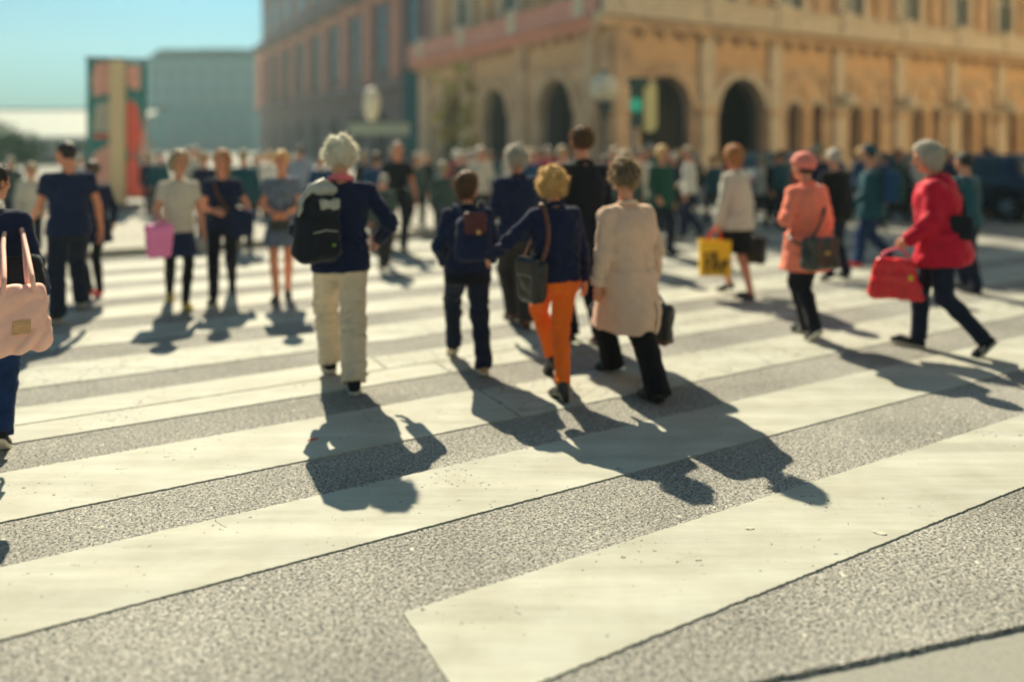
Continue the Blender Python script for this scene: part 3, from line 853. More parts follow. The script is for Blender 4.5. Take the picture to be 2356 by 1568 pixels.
class Fld:
    def __init__(s): s.ops = []; s.lo = V3(9, 9, 9); s.hi = -s.lo
    def _add(s, fn, lo, hi, k, mode='u'):
        s.ops.append((fn, np.array(lo), np.array(hi), k, mode))
        if mode == 'u':
            s.lo = np.minimum(s.lo, lo); s.hi = np.maximum(s.hi, hi)
        return s
    def cap(s, a, b, ra, rb=None, k=0.02, clip=(), mode='u'):
        a, b = np.asarray(a, float), np.asarray(b, float)
        rb = ra if rb is None else rb
        ab = b - a; l2 = ab.dot(ab) + 1e-9
        def fn(X, Y, Z):
            x, y, z = X - a[0], Y - a[1], Z - a[2]
            t = np.clip((x * ab[0] + y * ab[1] + z * ab[2]) / l2, 0, 1)
            d = np.sqrt((x - t * ab[0]) ** 2 + (y - t * ab[1]) ** 2 + (z - t * ab[2]) ** 2) - (ra + (rb - ra) * t)
            return _clip(d, X, Y, Z, clip)
        r = max(ra, rb)
        return s._add(fn, np.minimum(a, b) - r, np.maximum(a, b) + r, k, mode)
    def ell(s, c, r, R=I3, k=0.02, clip=(), mode='u'):
        c, r = np.asarray(c, float), np.asarray(r, float)
        def fn(X, Y, Z):
            x, y, z = X - c[0], Y - c[1], Z - c[2]
            u = x * R[0, 0] + y * R[1, 0] + z * R[2, 0]; v = x * R[0, 1] + y * R[1, 1] + z * R[2, 1]; w = x * R[0, 2] + y * R[1, 2] + z * R[2, 2]
            k0 = np.sqrt((u / r[0]) ** 2 + (v / r[1]) ** 2 + (w / r[2]) ** 2)
            k1 = np.sqrt((u / r[0] ** 2) ** 2 + (v / r[1] ** 2) ** 2 + (w / r[2] ** 2) ** 2) + 1e-9
            return _clip(k0 * (k0 - 1) / k1, X, Y, Z, clip)
        m = np.abs(R) @ r
        return s._add(fn, c - m, c + m, k, mode)
    def box(s, c, h, R=I3, r=0.02, k=0.02, clip=(), mode='u', taper=0.0):
        c, h = np.asarray(c, float), np.asarray(h, float)
        def fn(X, Y, Z):
            x, y, z = X - c[0], Y - c[1], Z - c[2]
            u = x * R[0, 0] + y * R[1, 0] + z * R[2, 0]; v = x * R[0, 1] + y * R[1, 1] + z * R[2, 1]; w = x * R[0, 2] + y * R[1, 2] + z * R[2, 2]
            if taper:
                f = 1 + taper * w / h[2]
                u = u * f; v = v * f
            qx, qy, qz = np.abs(u) - h[0] + r, np.abs(v) - h[1] + r, np.abs(w) - h[2] + r
            d = np.sqrt(np.maximum(qx, 0) ** 2 + np.maximum(qy, 0) ** 2 + np.maximum(qz, 0) ** 2) + np.minimum(np.maximum(qx, np.maximum(qy, qz)), 0) - r
            return _clip(d, X, Y, Z, clip)
        m = np.abs(R) @ (h * (1 + abs(taper)))
        return s._add(fn, c - m, c + m, k, mode)
    def loft(s, o, R, zs, rx, ry, cx=None, cy=None, k=0.03, p=2.3, clip=(), mode='u', fold=None):
        o = np.asarray(o, float); zs = np.asarray(zs, float)
        cx = np.zeros(len(zs)) if cx is None else cx
        cy = np.zeros(len(zs)) if cy is None else cy
        zz = np.linspace(zs[0], zs[-1], 64)
        try_ = lambda v: np.interp(zz, zs, v)
        def sm(v):
            t = try_(v); ker = np.ones(7) / 7
            return np.convolve(np.pad(t, 3, 'edge'), ker, 'valid')
        RX, RY, C_X, C_Y = sm(rx), sm(ry), sm(cx), sm(cy)
        def fn(X, Y, Z):
            x, y, z = X - o[0], Y - o[1], Z - o[2]
            u = x * R[0, 0] + y * R[1, 0] + z * R[2, 0]; v = x * R[0, 1] + y * R[1, 1] + z * R[2, 1]; w = x * R[0, 2] + y * R[1, 2] + z * R[2, 2]
            i = np.clip((w - zs[0]) / (zs[-1] - zs[0]) * 63, 0, 62.999); i0 = i.astype(np.int32); f = i - i0
            L = lambda T: T[i0] * (1 - f) + T[i0 + 1] * f
            a, b = L(RX), L(RY)
            u = u - L(C_X); v = v - L(C_Y)
            q = (np.abs(u / a) ** p + np.abs(v / b) ** p) ** (1 / p)
            if fold is not None:
                q = q + fold(np.arctan2(v, u), w)
            d = (q - 1) * np.minimum(a, b)
            d = np.maximum(d, np.maximum(zs[0] - w, w - zs[-1]))
            return _clip(d, X, Y, Z, clip)
        # bounding box from the corners
        mx = max(np.max(np.abs(np.asarray(rx)) + np.abs(cx)), 0.01); my = max(np.max(np.abs(np.asarray(ry)) + np.abs(cy)), 0.01)
        C = np.array([[sx * mx, sy * my, z] for sx in (-1, 1) for sy in (-1, 1) for z in (zs[0], zs[-1])]) @ R.T + o
        return s._add(fn, C.min(0) - .02, C.max(0) + .02, k, mode)
    def cut(s, p, n):
        p, n = np.asarray(p, float), np.asarray(n, float)
        s.ops.append((lambda X, Y, Z: (X - p[0]) * n[0] + (Y - p[1]) * n[1] + (Z - p[2]) * n[2], None, None, 0, 'cut'))
        return s
    def disp(s, fn):
        s.ops.append((fn, None, None, 0, 'disp')); return s
    def mesh(s, h):
        lo = s.lo - 4 * h; hi = s.hi + 4 * h
        n = np.ceil((hi - lo) / h).astype(int) + 1
        A = np.full(n, 0.6, np.float32)
        ax = [lo[i] + h * np.arange(n[i]) for i in range(3)]
        for fn, l, g, k, mode in s.ops:
            if mode in ('u', 's'):
                pad = k + 2.5 * h + 0.02
                i0 = np.maximum(((l - pad - lo) / h).astype(int), 0); i1 = np.minimum(np.ceil((g + pad - lo) / h).astype(int) + 1, n)
                if np.any(i1 <= i0): continue
                sl = tuple(slice(i0[j], i1[j]) for j in range(3))
                X = ax[0][sl[0]][:, None, None]; Y = ax[1][sl[1]][None, :, None]; Z = ax[2][sl[2]][None, None, :]
                d = fn(X, Y, Z).astype(np.float32)
                a = A[sl]
                if mode == 'u':
                    if k > 0:
                        t = np.clip(0.5 + 0.5 * (a - d) / k, 0, 1)
                        A[sl] = a * (1 - t) + d * t - k * t * (1 - t)
                    else: A[sl] = np.minimum(a, d)
                else:
                    A[sl] = np.maximum(a, -d)
            elif mode == 'cut':
                A = np.maximum(A, fn(ax[0][:, None, None], ax[1][None, :, None], ax[2][None, None, :]).astype(np.float32))
            else:
                I = np.nonzero(np.abs(A) < 0.05)
                A[I] += fn(ax[0][I[0]], ax[1][I[1]], ax[2][I[2]]).astype(np.float32)
        A[0] = A[-1] = 0.6; A[:, 0] = A[:, -1] = 0.6; A[:, :, 0] = A[:, :, -1] = 0.6
        return surf_net(A, lo, h)

def surf_net(A, lo, h):
    S = A < 0
    nx, ny, nz = A.shape
    c = np.zeros((nx - 1, ny - 1, nz - 1), np.int8)
    for i in (0, 1):
        for j in (0, 1):
            for k in (0, 1):
                c += S[i:nx - 1 + i, j:ny - 1 + j, k:nz - 1 + k]
    act = (c > 0) & (c < 8)
    I = np.array(np.nonzero(act)).T
    idx = np.full(act.shape, -1, np.int32)
    idx[act] = np.arange(len(I))
    P = np.zeros((len(I), 3)); cnt = np.zeros(len(I))
    cor = [(i, j, k) for i in (0, 1) for j in (0, 1) for k in (0, 1)]
    val = {q: A[I[:, 0] + q[0], I[:, 1] + q[1], I[:, 2] + q[2]] for q in cor}
    for a in cor:
        for ax in range(3):
            if a[ax] == 0:
                b = list(a); b[ax] = 1; b = tuple(b)
                va, vb = val[a], val[b]
                m = (va < 0) != (vb < 0)
                t = va[m] / (va[m] - vb[m])
                q = np.tile(np.array(a, float), (m.sum(), 1)); q[:, ax] += t
                P[m] += q; cnt[m] += 1
    P = lo + h * (I + P / cnt[:, None])
    Fs = []
    sx = S[:-1] != S[1:]; sx[:, 0] = sx[:, -1] = False; sx[:, :, 0] = sx[:, :, -1] = False
    i, j, k = np.nonzero(sx[:, :, :])
    q = np.stack([idx[i, j - 1, k - 1], idx[i, j, k - 1], idx[i, j, k], idx[i, j - 1, k]], 1)
    f = ~S[i, j, k]; q[f] = q[f][:, ::-1]; Fs.append(q)
    sy = S[:, :-1] != S[:, 1:]; sy[0] = sy[-1] = False; sy[:, :, 0] = sy[:, :, -1] = False
    i, j, k = np.nonzero(sy)
    q = np.stack([idx[i - 1, j, k - 1], idx[i - 1, j, k], idx[i, j, k], idx[i, j, k - 1]], 1)
    f = ~S[i, j, k]; q[f] = q[f][:, ::-1]; Fs.append(q)
    sz = S[:, :, :-1] != S[:, :, 1:]; sz[0] = sz[-1] = False; sz[:, 0] = sz[:, -1] = False
    i, j, k = np.nonzero(sz)
    q = np.stack([idx[i - 1, j - 1, k], idx[i, j - 1, k], idx[i, j, k], idx[i - 1, j, k]], 1)
    f = ~S[i, j, k]; q[f] = q[f][:, ::-1]; Fs.append(q)
    return P, np.concatenate(Fs).astype(np.int32)

def wrinkle(amp, f, seed, stretch=(1, 1, 1)):
    """cloth folds: a few warped waves"""
    r = np.random.default_rng(seed)
    D = r.normal(0, 1, (4, 3)) * np.array(stretch); D /= np.linalg.norm(D, axis=1)[:, None]
    ph = r.random(4) * 6.28
    W = r.normal(0, 1, (2, 3)); pw = r.random(2) * 6.28
    def fn(X, Y, Z):
        w = 1.3 * np.sin((X * W[0, 0] + Y * W[0, 1] + Z * W[0, 2]) * f * .35 + pw[0]) + 1.1 * np.sin((X * W[1, 0] + Y * W[1, 1] + Z * W[1, 2]) * f * .5 + pw[1])
        t = 0
        for q in range(4):
            t = t + np.abs(np.sin((X * D[q, 0] + Y * D[q, 1] + Z * D[q, 2]) * f * (0.55 + .2 * q) + ph[q] + w))
        return -amp * 0.75 * (t - 1.9)
    return fn

# ------------------------------------------------------------------ people
SKIN = M('skin', (0.62, 0.28, 0.17), 0.55, 0.10, 14, 0.1)
SKIN2 = M('tanned_skin', (0.72, 0.29, 0.165), 0.55, 0.10, 14, 0.1)
EYE = M('eye_dark', (0.03, 0.02, 0.02), 0.3, 0.0)
LIP = M('lips', (0.42, 0.09, 0.08), 0.5, 0.05)
HAIRS = {
    'white': M('white_hair', (0.76, 0.72, 0.60), 0.6, 0.25, 60, 0.6), 'grey': M('grey_hair', (0.42, 0.39, 0.33), 0.6, 0.3, 60, 0.6),
    'blond': M('blond_hair', (0.66, 0.43, 0.16), 0.55, 0.35, 60, 0.6), 'ginger': M('ginger_hair', (0.38, 0.17, 0.065), 0.55, 0.3, 60, 0.6),
    'brown': M('brown_hair', (0.09, 0.05, 0.028), 0.5, 0.3, 60, 0.6), 'dark': M('dark_hair', (0.022, 0.018, 0.018), 0.45, 0.3, 60, 0.6),
    'ash': M('ash_blond_hair', (0.36, 0.28, 0.17), 0.55, 0.3, 60, 0.6), 'mix': M('brown_grey_hair', (0.10, 0.07, 0.045), 0.55, 0.4, 60, 0.6),
    'pink': M('coral_hat_felt', (0.80, 0.24, 0.19), 0.8, 0.15, 30, 0.5)}
FOLDSEED = [10]
_SM = {}
def rim_lit_strand_mat(nm):
    if nm in _SM: return _SM[nm]
    base = {'mix': (.45, .33, .2), 'white': (.80, .76, .62), 'grey': (.55, .5, .42), 'blond': (.68, .46, .20), 'ginger': (.55, .26, .10), 'brown': (.20, .10, .05), 'dark': (.05, .04, .04), 'ash': (.52, .40, .25)}.get(nm, (.5, .4, .3))  # lighter than the hair mass: backlit rim put into the strand colour
    m = bpy.data.materials.new(nm + '_rim_lit_strand'); m.use_nodes = True
    N, L = m.node_tree.nodes, m.node_tree.links
    N.clear()
    o = N.new('ShaderNodeOutputMaterial'); mx = N.new('ShaderNodeMixShader'); d = N.new('ShaderNodeBsdfDiffuse'); t = N.new('ShaderNodeBsdfTranslucent')
    tc = N.new('ShaderNodeTexCoord'); no = N.new('ShaderNodeTexNoise'); no.inputs['Scale'].default_value = 70
    L.new(tc.outputs['Object'], no.inputs['Vector'])
    cr = N.new('ShaderNodeValToRGB'); cr.color_ramp.elements[0].position = .3; cr.color_ramp.elements[1].position = .7
    cr.color_ramp.elements[0].color = (*[c * .7 for c in base], 1); cr.color_ramp.elements[1].color = (*[min(.95, c * 1.15) for c in base], 1)
    L.new(no.outputs['Fac'], cr.inputs['Fac']); L.new(cr.outputs['Color'], d.inputs['Color']); L.new(cr.outputs['Color'], t.inputs['Color'])
    mx.inputs['Fac'].default_value = .5
    L.new(d.outputs[0], mx.inputs[1]); L.new(t.outputs[0], mx.inputs[2]); L.new(mx.outputs[0], o.inputs['Surface'])
    _SM[nm] = m
    return m

class Rig: pass
def fdist(g): return None

def person(label, fl, fr, top, az, sex='f', hair=('short', 'brown'), upper=None, lower=None, shoes=None, armL=(5, 8, 12, 0), armR=(5, 8, 12, 0),
           look=(0, 0), lean=2.0, build=1.0, res=0.009, group=None, px=True, toe=(4, 4), pitch=(0, 0), lift=(0, 0), shift=(0, 0), side=0.0, curl=(25, 25),
           coarse=False, skin=None, fuzz=0, wide=1.0):
    """fl, fr: where the feet stand (photo pixels or metres); top: height of the head's top (photo row or metres); az: heading"""
    skin = skin or SKIN
    fl = gnd(*fl) if px else np.array(fl, float); fr = gnd(*fr) if px else np.array(fr, float)
    mid = (fl + fr) / 2
    Y = mid[1]
    H = (CAM_H + (YH - top) * Y / FPX) if px else top
    H *= 1.004
    s = H / 1.75
    a = R_(az)
    fw = np.array([math.sin(a), math.cos(a)]); rt = np.array([math.cos(a), -math.sin(a)])
    root = empty('person', (mid[0], mid[1], 0.0), -a)
    tag(root, label, 'person', group)
    def loc(p):
        d = np.array(p) - mid
        return V3(d.dot(rt), d.dot(fw), 0)
    feet = [loc(fl), loc(fr)]
    FR = []                                             # foot frames
    for i, f in enumerate(feet):
        yaw = R_(toe[i]) * (1 if i == 0 else -1)        # toes out
        Rf = rotz(yaw) @ rotx(-R_(pitch[i]))
        piv = rotz(yaw) @ V3(0, 0.07, 0) * s
        o = f + V3(0, 0, lift[i])
        if pitch[i] > 0: o = o + piv - Rf @ (V3(0, 0.07, 0) * s)
        elif pitch[i] < 0:
            hp = V3(0, -0.09, 0) * s
            o = o + rotz(yaw) @ hp - Rf @ hp
        FR.append((o, Rf))
    heel = (shoes or {}).get('heel', 0.0)
    ank = [o + Rf @ (V3(0, -0.062, 0.085 + heel * .8) * s) for o, Rf in FR]
    fem = sex == 'f'
    hipw = (0.088 if fem else 0.086) * s
    L1, L2 = 0.435 * s, 0.425 * s
    hz = 0.925 * s + heel * .6
    pel = V3(shift[0], shift[1], hz)
    for _ in range(80):
        ok = all(np.linalg.norm(pel + V3(sg * hipw, 0, -0.02 * s) - ank[i]) < 0.992 * (L1 + L2) for i, sg in enumerate((-1, 1)))
        if ok: break
        pel[2] -= 0.004
    drop = hz - pel[2]
    hips = [pel + V3(sg * hipw, 0, -0.02 * s) for sg in (-1, 1)]
    knees = []
    for i in (0, 1):
        d = ank[i] - hips[i]; L = np.linalg.norm(d); d = d / L
        x = (L1 ** 2 - L2 ** 2 + L * L) / (2 * L); hh = math.sqrt(max(L1 ** 2 - x * x, 0))
        f = V3(0, 1, 0.0) + FR[i][1] @ V3(0, 0.5, 0) + V3((-1, 1)[i] * (.015 if fem else .04), 0, 0); f = unit(f - d * f.dot(d))
        knees.append(hips[i] + d * x + f * hh)
    T = rotx(-R_(lean)) @ roty(R_(side))
    tl = lambda x, y, z: pel + T @ (V3(x, y, z) * s)
    up_ = 1.0 + 0.5 * drop / (0.8 * s)                  # make up what the stride costs in height
    shw = (0.162 if fem else 0.188) * wide
    shd = [tl(-shw, -0.005, 0.455 * up_), tl(shw, -0.005, 0.455 * up_)]
    nb = tl(0, -0.005, 0.505 * up_)
    hR = T @ rotz(-R_(look[0])) @ rotx(R_(look[1]))
    neck_top = nb + T @ (V3(0, 0.012, 0.075) * s)
    hc = neck_top + hR @ (V3(0, 0.018, 0.118) * s)
    hc[2] += (H - (hc[2] + 0.121 * s))                   # land the crown exactly
    neck_top = hc - hR @ (V3(0, 0.018, 0.118) * s)
    hp = lambda x, y, z: hc + hR @ (V3(x, y, z) * s)
    U1, U2 = 0.285 * s, 0.255 * s
    elb, wri, fdir = [], [], []
    for i, arm in enumerate((armL, armR)):
        sg = (-1, 1)[i]
        sw, ab, be, inn = [R_(v) for v in arm]
        ud = V3(sg * math.sin(ab), math.sin(sw) * math.cos(ab), -math.cos(sw) * math.cos(ab))
        fa = sw + be
        fd = V3(sg * math.sin(ab) * 0.6, math.sin(fa), -math.cos(fa)); fd = unit(fd)
        fd = rotz(R_(0) + inn * (1 if i == 1 else -1)) @ fd
        ud, fd = T @ ud, T @ fd
        e = shd[i] + ud * U1
        elb.append(e); wri.append(e + fd * U2); fdir.append(fd)
    g = Rig(); g.root, g.s, g.pel, g.T, g.tl, g.hc, g.hR, g.shd, g.elb, g.wri, g.fdir, g.a, g.mid, g.up = root, s, pel, T, tl, hc, hR, shd, elb, wri, fdir, a, mid, up_
    g.knees, g.hips, g.ank = knees, hips, ank

    up, lo = upper or {}, lower or {}
    slim = build
    # ---- body, one surface
    B = Fld()
    zs = np.array([-.11, -.02, .10, .22, .34, .43, .50]) * s; zs[3:] *= up_
    rx = np.array([.125, .150 if fem else .140, .118 if fem else .128, .130, .140 if fem else .15, .115, .06]) * s * slim - 0.012
    ry = np.array([.085, .100, .082, .090, .100, .075, .055]) * s * slim - 0.010
    B.loft(pel, T, zs, rx, ry, k=0.03)
    ca_ = .75 if up.get('sleeve', 'long') == 'long' and up else 1.0
    cl_ = .86 if lo.get('kind') == 'trousers' else 1.0
    for i in (0, 1):
        sg = (-1, 1)[i]
        B.cap(nb + T @ V3(sg * 0.03, 0, -0.02) * s, shd[i], 0.043 * s, 0.042 * s, k=0.03)
        B.cap(shd[i], elb[i], 0.044 * s * ca_, 0.036 * s * ca_, k=0.02)
        B.cap(elb[i], elb[i] + fdir[i] * U2 * .3, 0.037 * s * ca_, 0.036 * s * ca_, k=0.015)
        B.cap(elb[i] + fdir[i] * U2 * .3, wri[i], 0.036 * s * ca_, 0.0245 * s, k=0.015)
        B.cap(hips[i], knees[i], 0.080 * s * slim * cl_, 0.050 * s * cl_, k=0.03)
        if fem and lo.get('kind') in ('skirt', None): pass
        kd = unit(ank[i] - knees[i]); back = unit(V3(0, -1, 0) - kd * V3(0, -1, 0).dot(kd))
        B.cap(knees[i], knees[i] + kd * L2 * .35 + back * 0.012 * s, 0.048 * s, 0.052 * s, k=0.02)
        B.cap(knees[i] + kd * L2 * .35 + back * 0.012 * s, ank[i], 0.052 * s, 0.034 * s, k=0.02)
        o, Rf = FR[i]
        B.cap(ank[i], o + Rf @ (V3(0, -0.07, 0.045 + heel * .7) * s), 0.036 * s, 0.033 * s, k=0.015)
        B.cap(o + Rf @ (V3(0, -0.06, 0.045 + heel * .7) * s), o + Rf @ (V3(0, 0.075, 0.030) * s), 0.030 * s, 0.026 * s, k=0.015)
        # hand: palm, four unequal bent fingers, thumb from the side of the palm
        d = fdir[i]
        inward = T @ V3(-sg, 0.0, 0.0)
        n_ = unit(inward - d * inward.dot(d))
        th = np.cross(d, n_) * (1 if i == 1 else -1)
        if th.dot(T @ V3(0, 1, 0.2)) < 0: th = -th
        hs_ = s * (0.94 if fem else 1.0)
        W = wri[i]
        pc = lambda x, y, z: W + (th * x + n_ * y + d * z) * hs_
        B.cap(pc(0, 0, -.01), pc(0.012, 0, .02), 0.024 * hs_, 0.021 * hs_, k=0.012)
        for x in (-.024, 0.0, .024):
            B.cap(pc(x * .75, 0.002, .022), pc(x, 0.004, .08), 0.0165 * hs_, 0.0135 * hs_, k=0.012)
        cu = R_(curl[i])
        fr_ = max(0.0088 * hs_, res * 0.95)
        for x, Lf, sp in ((-.030, .058, -.10), (-.010, .074, -.03), (.011, .080, .03), (.031, .070, .09)):
            p0 = pc(x, 0.004, .082)
            an = cu * .8
            dirf = lambda an: unit(d * math.cos(an) + n_ * math.sin(an) + th * sp)
            p1 = p0 + dirf(an) * Lf * .45 * hs_; p2 = p1 + dirf(an + cu) * Lf * .32 * hs_; p3 = p2 + dirf(an + 2 * cu) * Lf * .23 * hs_
            B.cap(p0, p1, fr_ * 1.05, fr_, k=0.005); B.cap(p1, p2, fr_, fr_ * .94, k=0.004); B.cap(p2, p3, fr_ * .94, fr_ * .82, k=0.004)
        t0 = pc(.026, .004, .018); t1 = pc(.050, .016, .045); t2 = pc(.056, .030, .075); t3 = pc(.052, .036, .094)
        B.cap(t0, t1, .0145 * hs_, .0115 * hs_, k=0.008); B.cap(t1, t2, fr_ * 1.1, fr_, k=0.005); B.cap(t2, t3, fr_, fr_ * .85, k=0.004)
    B.cap(nb + T @ V3(0, 0, -.02) * s, neck_top + hR @ V3(0, 0.0, 0.035) * s, (0.050 if fem else 0.058) * s, (0.047 if fem else 0.054) * s, k=0.02)
    # head with a face
    B.ell(hp(0, -.010, .028), V3(.074, .094, .092) * s, hR, k=0.02)
    B.ell(hp(0, .030, -.045), V3(.055, .058, .068) * s, hR, k=0.03)
    B.ell(hp(0, .066, -.092), V3(.026, .022, .020) * s, hR, k=0.02)
    B.cap(hp(-.03, .082, .022), hp(.03, .082, .022), .011 * s, k=0.015)
    for sg in (-1, 1):
        B.ell(hp(sg * .038, .066, -.022), V3(.020, .017, .018) * s, hR, k=0.018)
        B.ell(hp(sg * .031, .088, .006), V3(.017, .010, .010) * s, hR, k=0.006, mode='s')
        B.ell(hp(sg * .031, .078, .006), V3(.012, .012, .0105) * s, hR, k=0.003)
        B.ell(hp(sg * .077, -.006, -.008), V3(.010, .020, .032) * s, hR, k=0.008)
    B.cap(hp(0, .088, .012), hp(0, .110, -.028), .0075 * s, .0125 * s, k=0.012)
    B.ell(hp(0, .084, -.060), V3(.024, .014, .0105) * s, hR, k=0.008)
    P, F = B.mesh(res)
    C = P[F].mean(1)
    mi = np.zeros(len(F), int)
    for sg in (-1, 1):
        mi[np.linalg.norm(C - hp(sg * .031, .086, .006), axis=1) < .0125 * s] = 1
    q = (C - hp(0, .094, -.060)) @ hR
    mi[(np.abs(q[:, 0]) < .022 * s) & (np.abs(q[:, 2]) < .011 * s) & (np.abs(q[:, 1]) < .02 * s)] = 2
    mesh_obj('body', P, F, None, root, True, mi, [skin, EYE, LIP])

    # ---- lower garment
    cres = res * (1.15 if not coarse else 1.0)
    FOLDSEED[0] += 1; sd = FOLDSEED[0]
    if lo.get('kind') in ('trousers', 'leggings', 'shorts'):
        G = Fld()
        t = lo.get('t', 0.012); wd = lo.get('w', 0.075) * s; ht = lo.get('hem', 0.075) * s; wk = lo.get('k', 0.068) * s; wa = lo.get('wa')
        wa = wd if wa is None else wa * s
        G.loft(pel, T, np.array([-.13, -.03, .07, lo.get('waist', .13)]) * s, np.array([.135, .160 if fem else .150, .140, .135]) * s * slim + t, np.array([.095, .108, .096, .092]) * s * slim + t, k=0.03)
        if lo.get('seat', 1):
            for sg in (-1, 1):
                G.ell(tl(sg * .068, -.056, -.060), V3(.078, .066, .085) * s * slim, T, k=0.03)
        for i in (0, 1):
            G.cap(hips[i], knees[i], 0.086 * s * slim + t, wk * .98 + t * .5, k=0.03)
            kd = unit(ank[i] - knees[i]); back = unit(V3(0, -1, 0) - kd * V3(0, -1, 0).dot(kd))
            hem = ank[i] - kd * (ht - 0.075 * s)
            if lo['kind'] == 'shorts': continue
            G.cap(knees[i], knees[i] + kd * L2 * .35 + back * 0.008 * s, wk + t * .4, max(wk * .96, .055 * s) + t * .3, k=0.03)
            G.cap(knees[i] + kd * L2 * .35 + back * 0.008 * s, hem + kd * 0.05, max(wk * .96, .055 * s) + t * .3, wa, k=0.03, clip=((hem, kd),))
        am = lo.get('fold', 0.0045)
        if am and not coarse:
            w = wrinkle(am, 40, sd, (0.5, 0.5, 1.5))
            kz = (knees[0][2] + knees[1][2]) / 2
            def fn(X, Y, Z, w=w):
                e = 0.35 + 0.9 * np.exp(-((Z - kz) / (.13 * s)) ** 2) + 1.1 * np.exp(-((Z - .12 * s) / (.08 * s)) ** 2) + .7 * np.exp(-((Z - pel[2] + .08 * s) / (.06 * s)) ** 2)
                return w(X, Y, Z) * e
            G.disp(fn)
        P, F = G.mesh(cres)
        mesh_obj(lo.get('name', 'trousers'), P, F, lo['m'], root, True)
    elif lo.get('kind') == 'skirt':
        G = Fld()
        hz_ = lo['hem'] * s
        c = (knees[0] + knees[1]) / 2 - pel
        n = 4
        zz = np.array([hz_, hz_ * .5, -.02 * s, .12 * s])
        sp = abs(knees[0][1] - knees[1][1]) / 2 * min(1, abs(hz_) / (.42 * s))
        fx = lo.get('flare', 0.0) * s
        fo = lo.get('fold', 0.04)
        fold = (lambda th, w: fo * np.sin(7 * th + 2 * np.sin(2 * th + sd)) * np.clip(-w / (.4 * s), 0, 1)) if not coarse else None
        G.loft(pel, I3, zz, np.array([.165 * s + fx, .17 * s + fx * .5, .162 * s, .135 * s]) * slim, np.array([.115 * s + sp + fx, .115 * s + sp * .5 + fx * .5, .112 * s, .095 * s]) * slim, cy=np.array([c[1] * .8, c[1] * .35, 0, 0]), k=0.03, fold=fold)
        for sg in (-1, 1): G.ell(tl(sg * .062, -.055, -.05), V3(.08, .065, .085) * s * slim, T, k=0.03)
        P, F = G.mesh(cres)
        mesh_obj(lo.get('name', 'skirt'), P, F, lo['m'], root, True)
        if lo.get('tights'):
            G = Fld()
            for i in (0, 1):
                kd = unit(ank[i] - knees[i]); back = unit(V3(0, -1, 0) - kd * V3(0, -1, 0).dot(kd))
                G.cap(hips[i], knees[i], 0.086 * s, 0.056 * s, k=0.02)
                G.cap(knees[i], knees[i] + kd * L2 * .35 + back * 0.012 * s, 0.054 * s, 0.058 * s, k=0.02)
                G.cap(knees[i] + kd * L2 * .35 + back * 0.012 * s, ank[i] + kd * .03, 0.058 * s, 0.041 * s, k=0.02)
            P, F = G.mesh(cres)
            mesh_obj('tights', P, F, lo['tights'], root, True)
    # ---- upper garment
    if up:
        G = Fld()
        t = up.get('t', 0.016)
        hem = up.get('hem', -.06) * s
        fx = up.get('flare', 0.0) * s
        zz = [-.05 * s, .03 * s, .12 * s, .22 * s * up_, .34 * s * up_, .43 * s * up_, .495 * s * up_]
        wa = up.get('waist', 1.0)
        r1 = [(.160 if fem else .150) * s, .150 * s, (.128 if fem else .138) * s * wa, .140 * s, (.150 if fem else .165) * s * wide, .135 * s * wide, .066 * s]
        r2 = [.110 * s, .104 * s, .098 * s * wa, .104 * s, .112 * s, .092 * s, .060 * s]
        hump = up.get('hump', 0.0)
        G.loft(pel, T, zz, np.array(r1) * slim + t, np.array(r2) * slim + t, cy=np.array([0, 0, 0, -hump * .4, -hump, -hump, 0]) * s, k=0.03)
        if hem < -.05 * s + 1e-6:
            zl = np.array([hem, hem * .55 - .02 * s, -.02 * s, .05 * s])
            kz = (knees[0] + knees[1]) / 2 - pel
            f_ = min(1.0, -hem / (.45 * s))
            sp = abs(knees[0][1] - knees[1][1]) / 2 * f_
            fo = up.get('fold', 0.035)
            fold = (lambda th, w: fo * np.sin(6 * th + 2.2 * np.sin(2 * th + sd)) * np.clip(-w / (.45 * s), 0, 1)) if not coarse else None
            G.loft(pel, I3 if -hem > .2 * s else T, zl, np.array([.170 * s + fx, .168 * s + fx * .5, .162 * s, .150 * s]) * slim + t, np.array([.128 * s + sp * up.get('sp', .6) + fx, .130 * s + fx * .5 + sp * .5, .124 * s, .110 * s]) * slim + t,
                   cy=np.array([kz[1] * .75 * f_, kz[1] * .3 * f_, 0, 0]), k=0.04, fold=fold)
        else:
            G.ops and None
        slv = up.get('sleeve', 'long')
        for i in (0, 1):
            sg = (-1, 1)[i]
            sr = up.get('sr', 0.054) * s
            G.cap(nb + T @ V3(sg * 0.045, -.005, -0.035) * s, shd[i], 0.045 * s + t * .8, sr, k=0.035)
            if slv is None: continue
            if slv == 'short':
                e = shd[i] + (elb[i] - shd[i]) * .55
                dd = unit(elb[i] - shd[i])
                G.cap(shd[i], e + dd * .04, sr, sr * .95, k=0.03, clip=((e, dd),))
            else:
                G.cap(shd[i], elb[i], sr, sr * .88, k=0.03)
                w_ = wri[i] - fdir[i] * up.get('cuff', 0.0) * s
                G.cap(elb[i], w_ + fdir[i] * .03, sr * .90, up.get('wr', 0.038) * s, k=0.02, clip=((w_, fdir[i]),))
        if up.get('hood'):
            G.ell(nb + T @ V3(0, -.075, -.035) * s, V3(.115, .065, .085) * s, T @ rotx(R_(-25)), k=0.025)
            G.ell(nb + T @ V3(0, -.05, .03) * s, V3(.095, .07, .035) * s, T, k=0.02)
        am = up.get('wr_amp', 0.005)
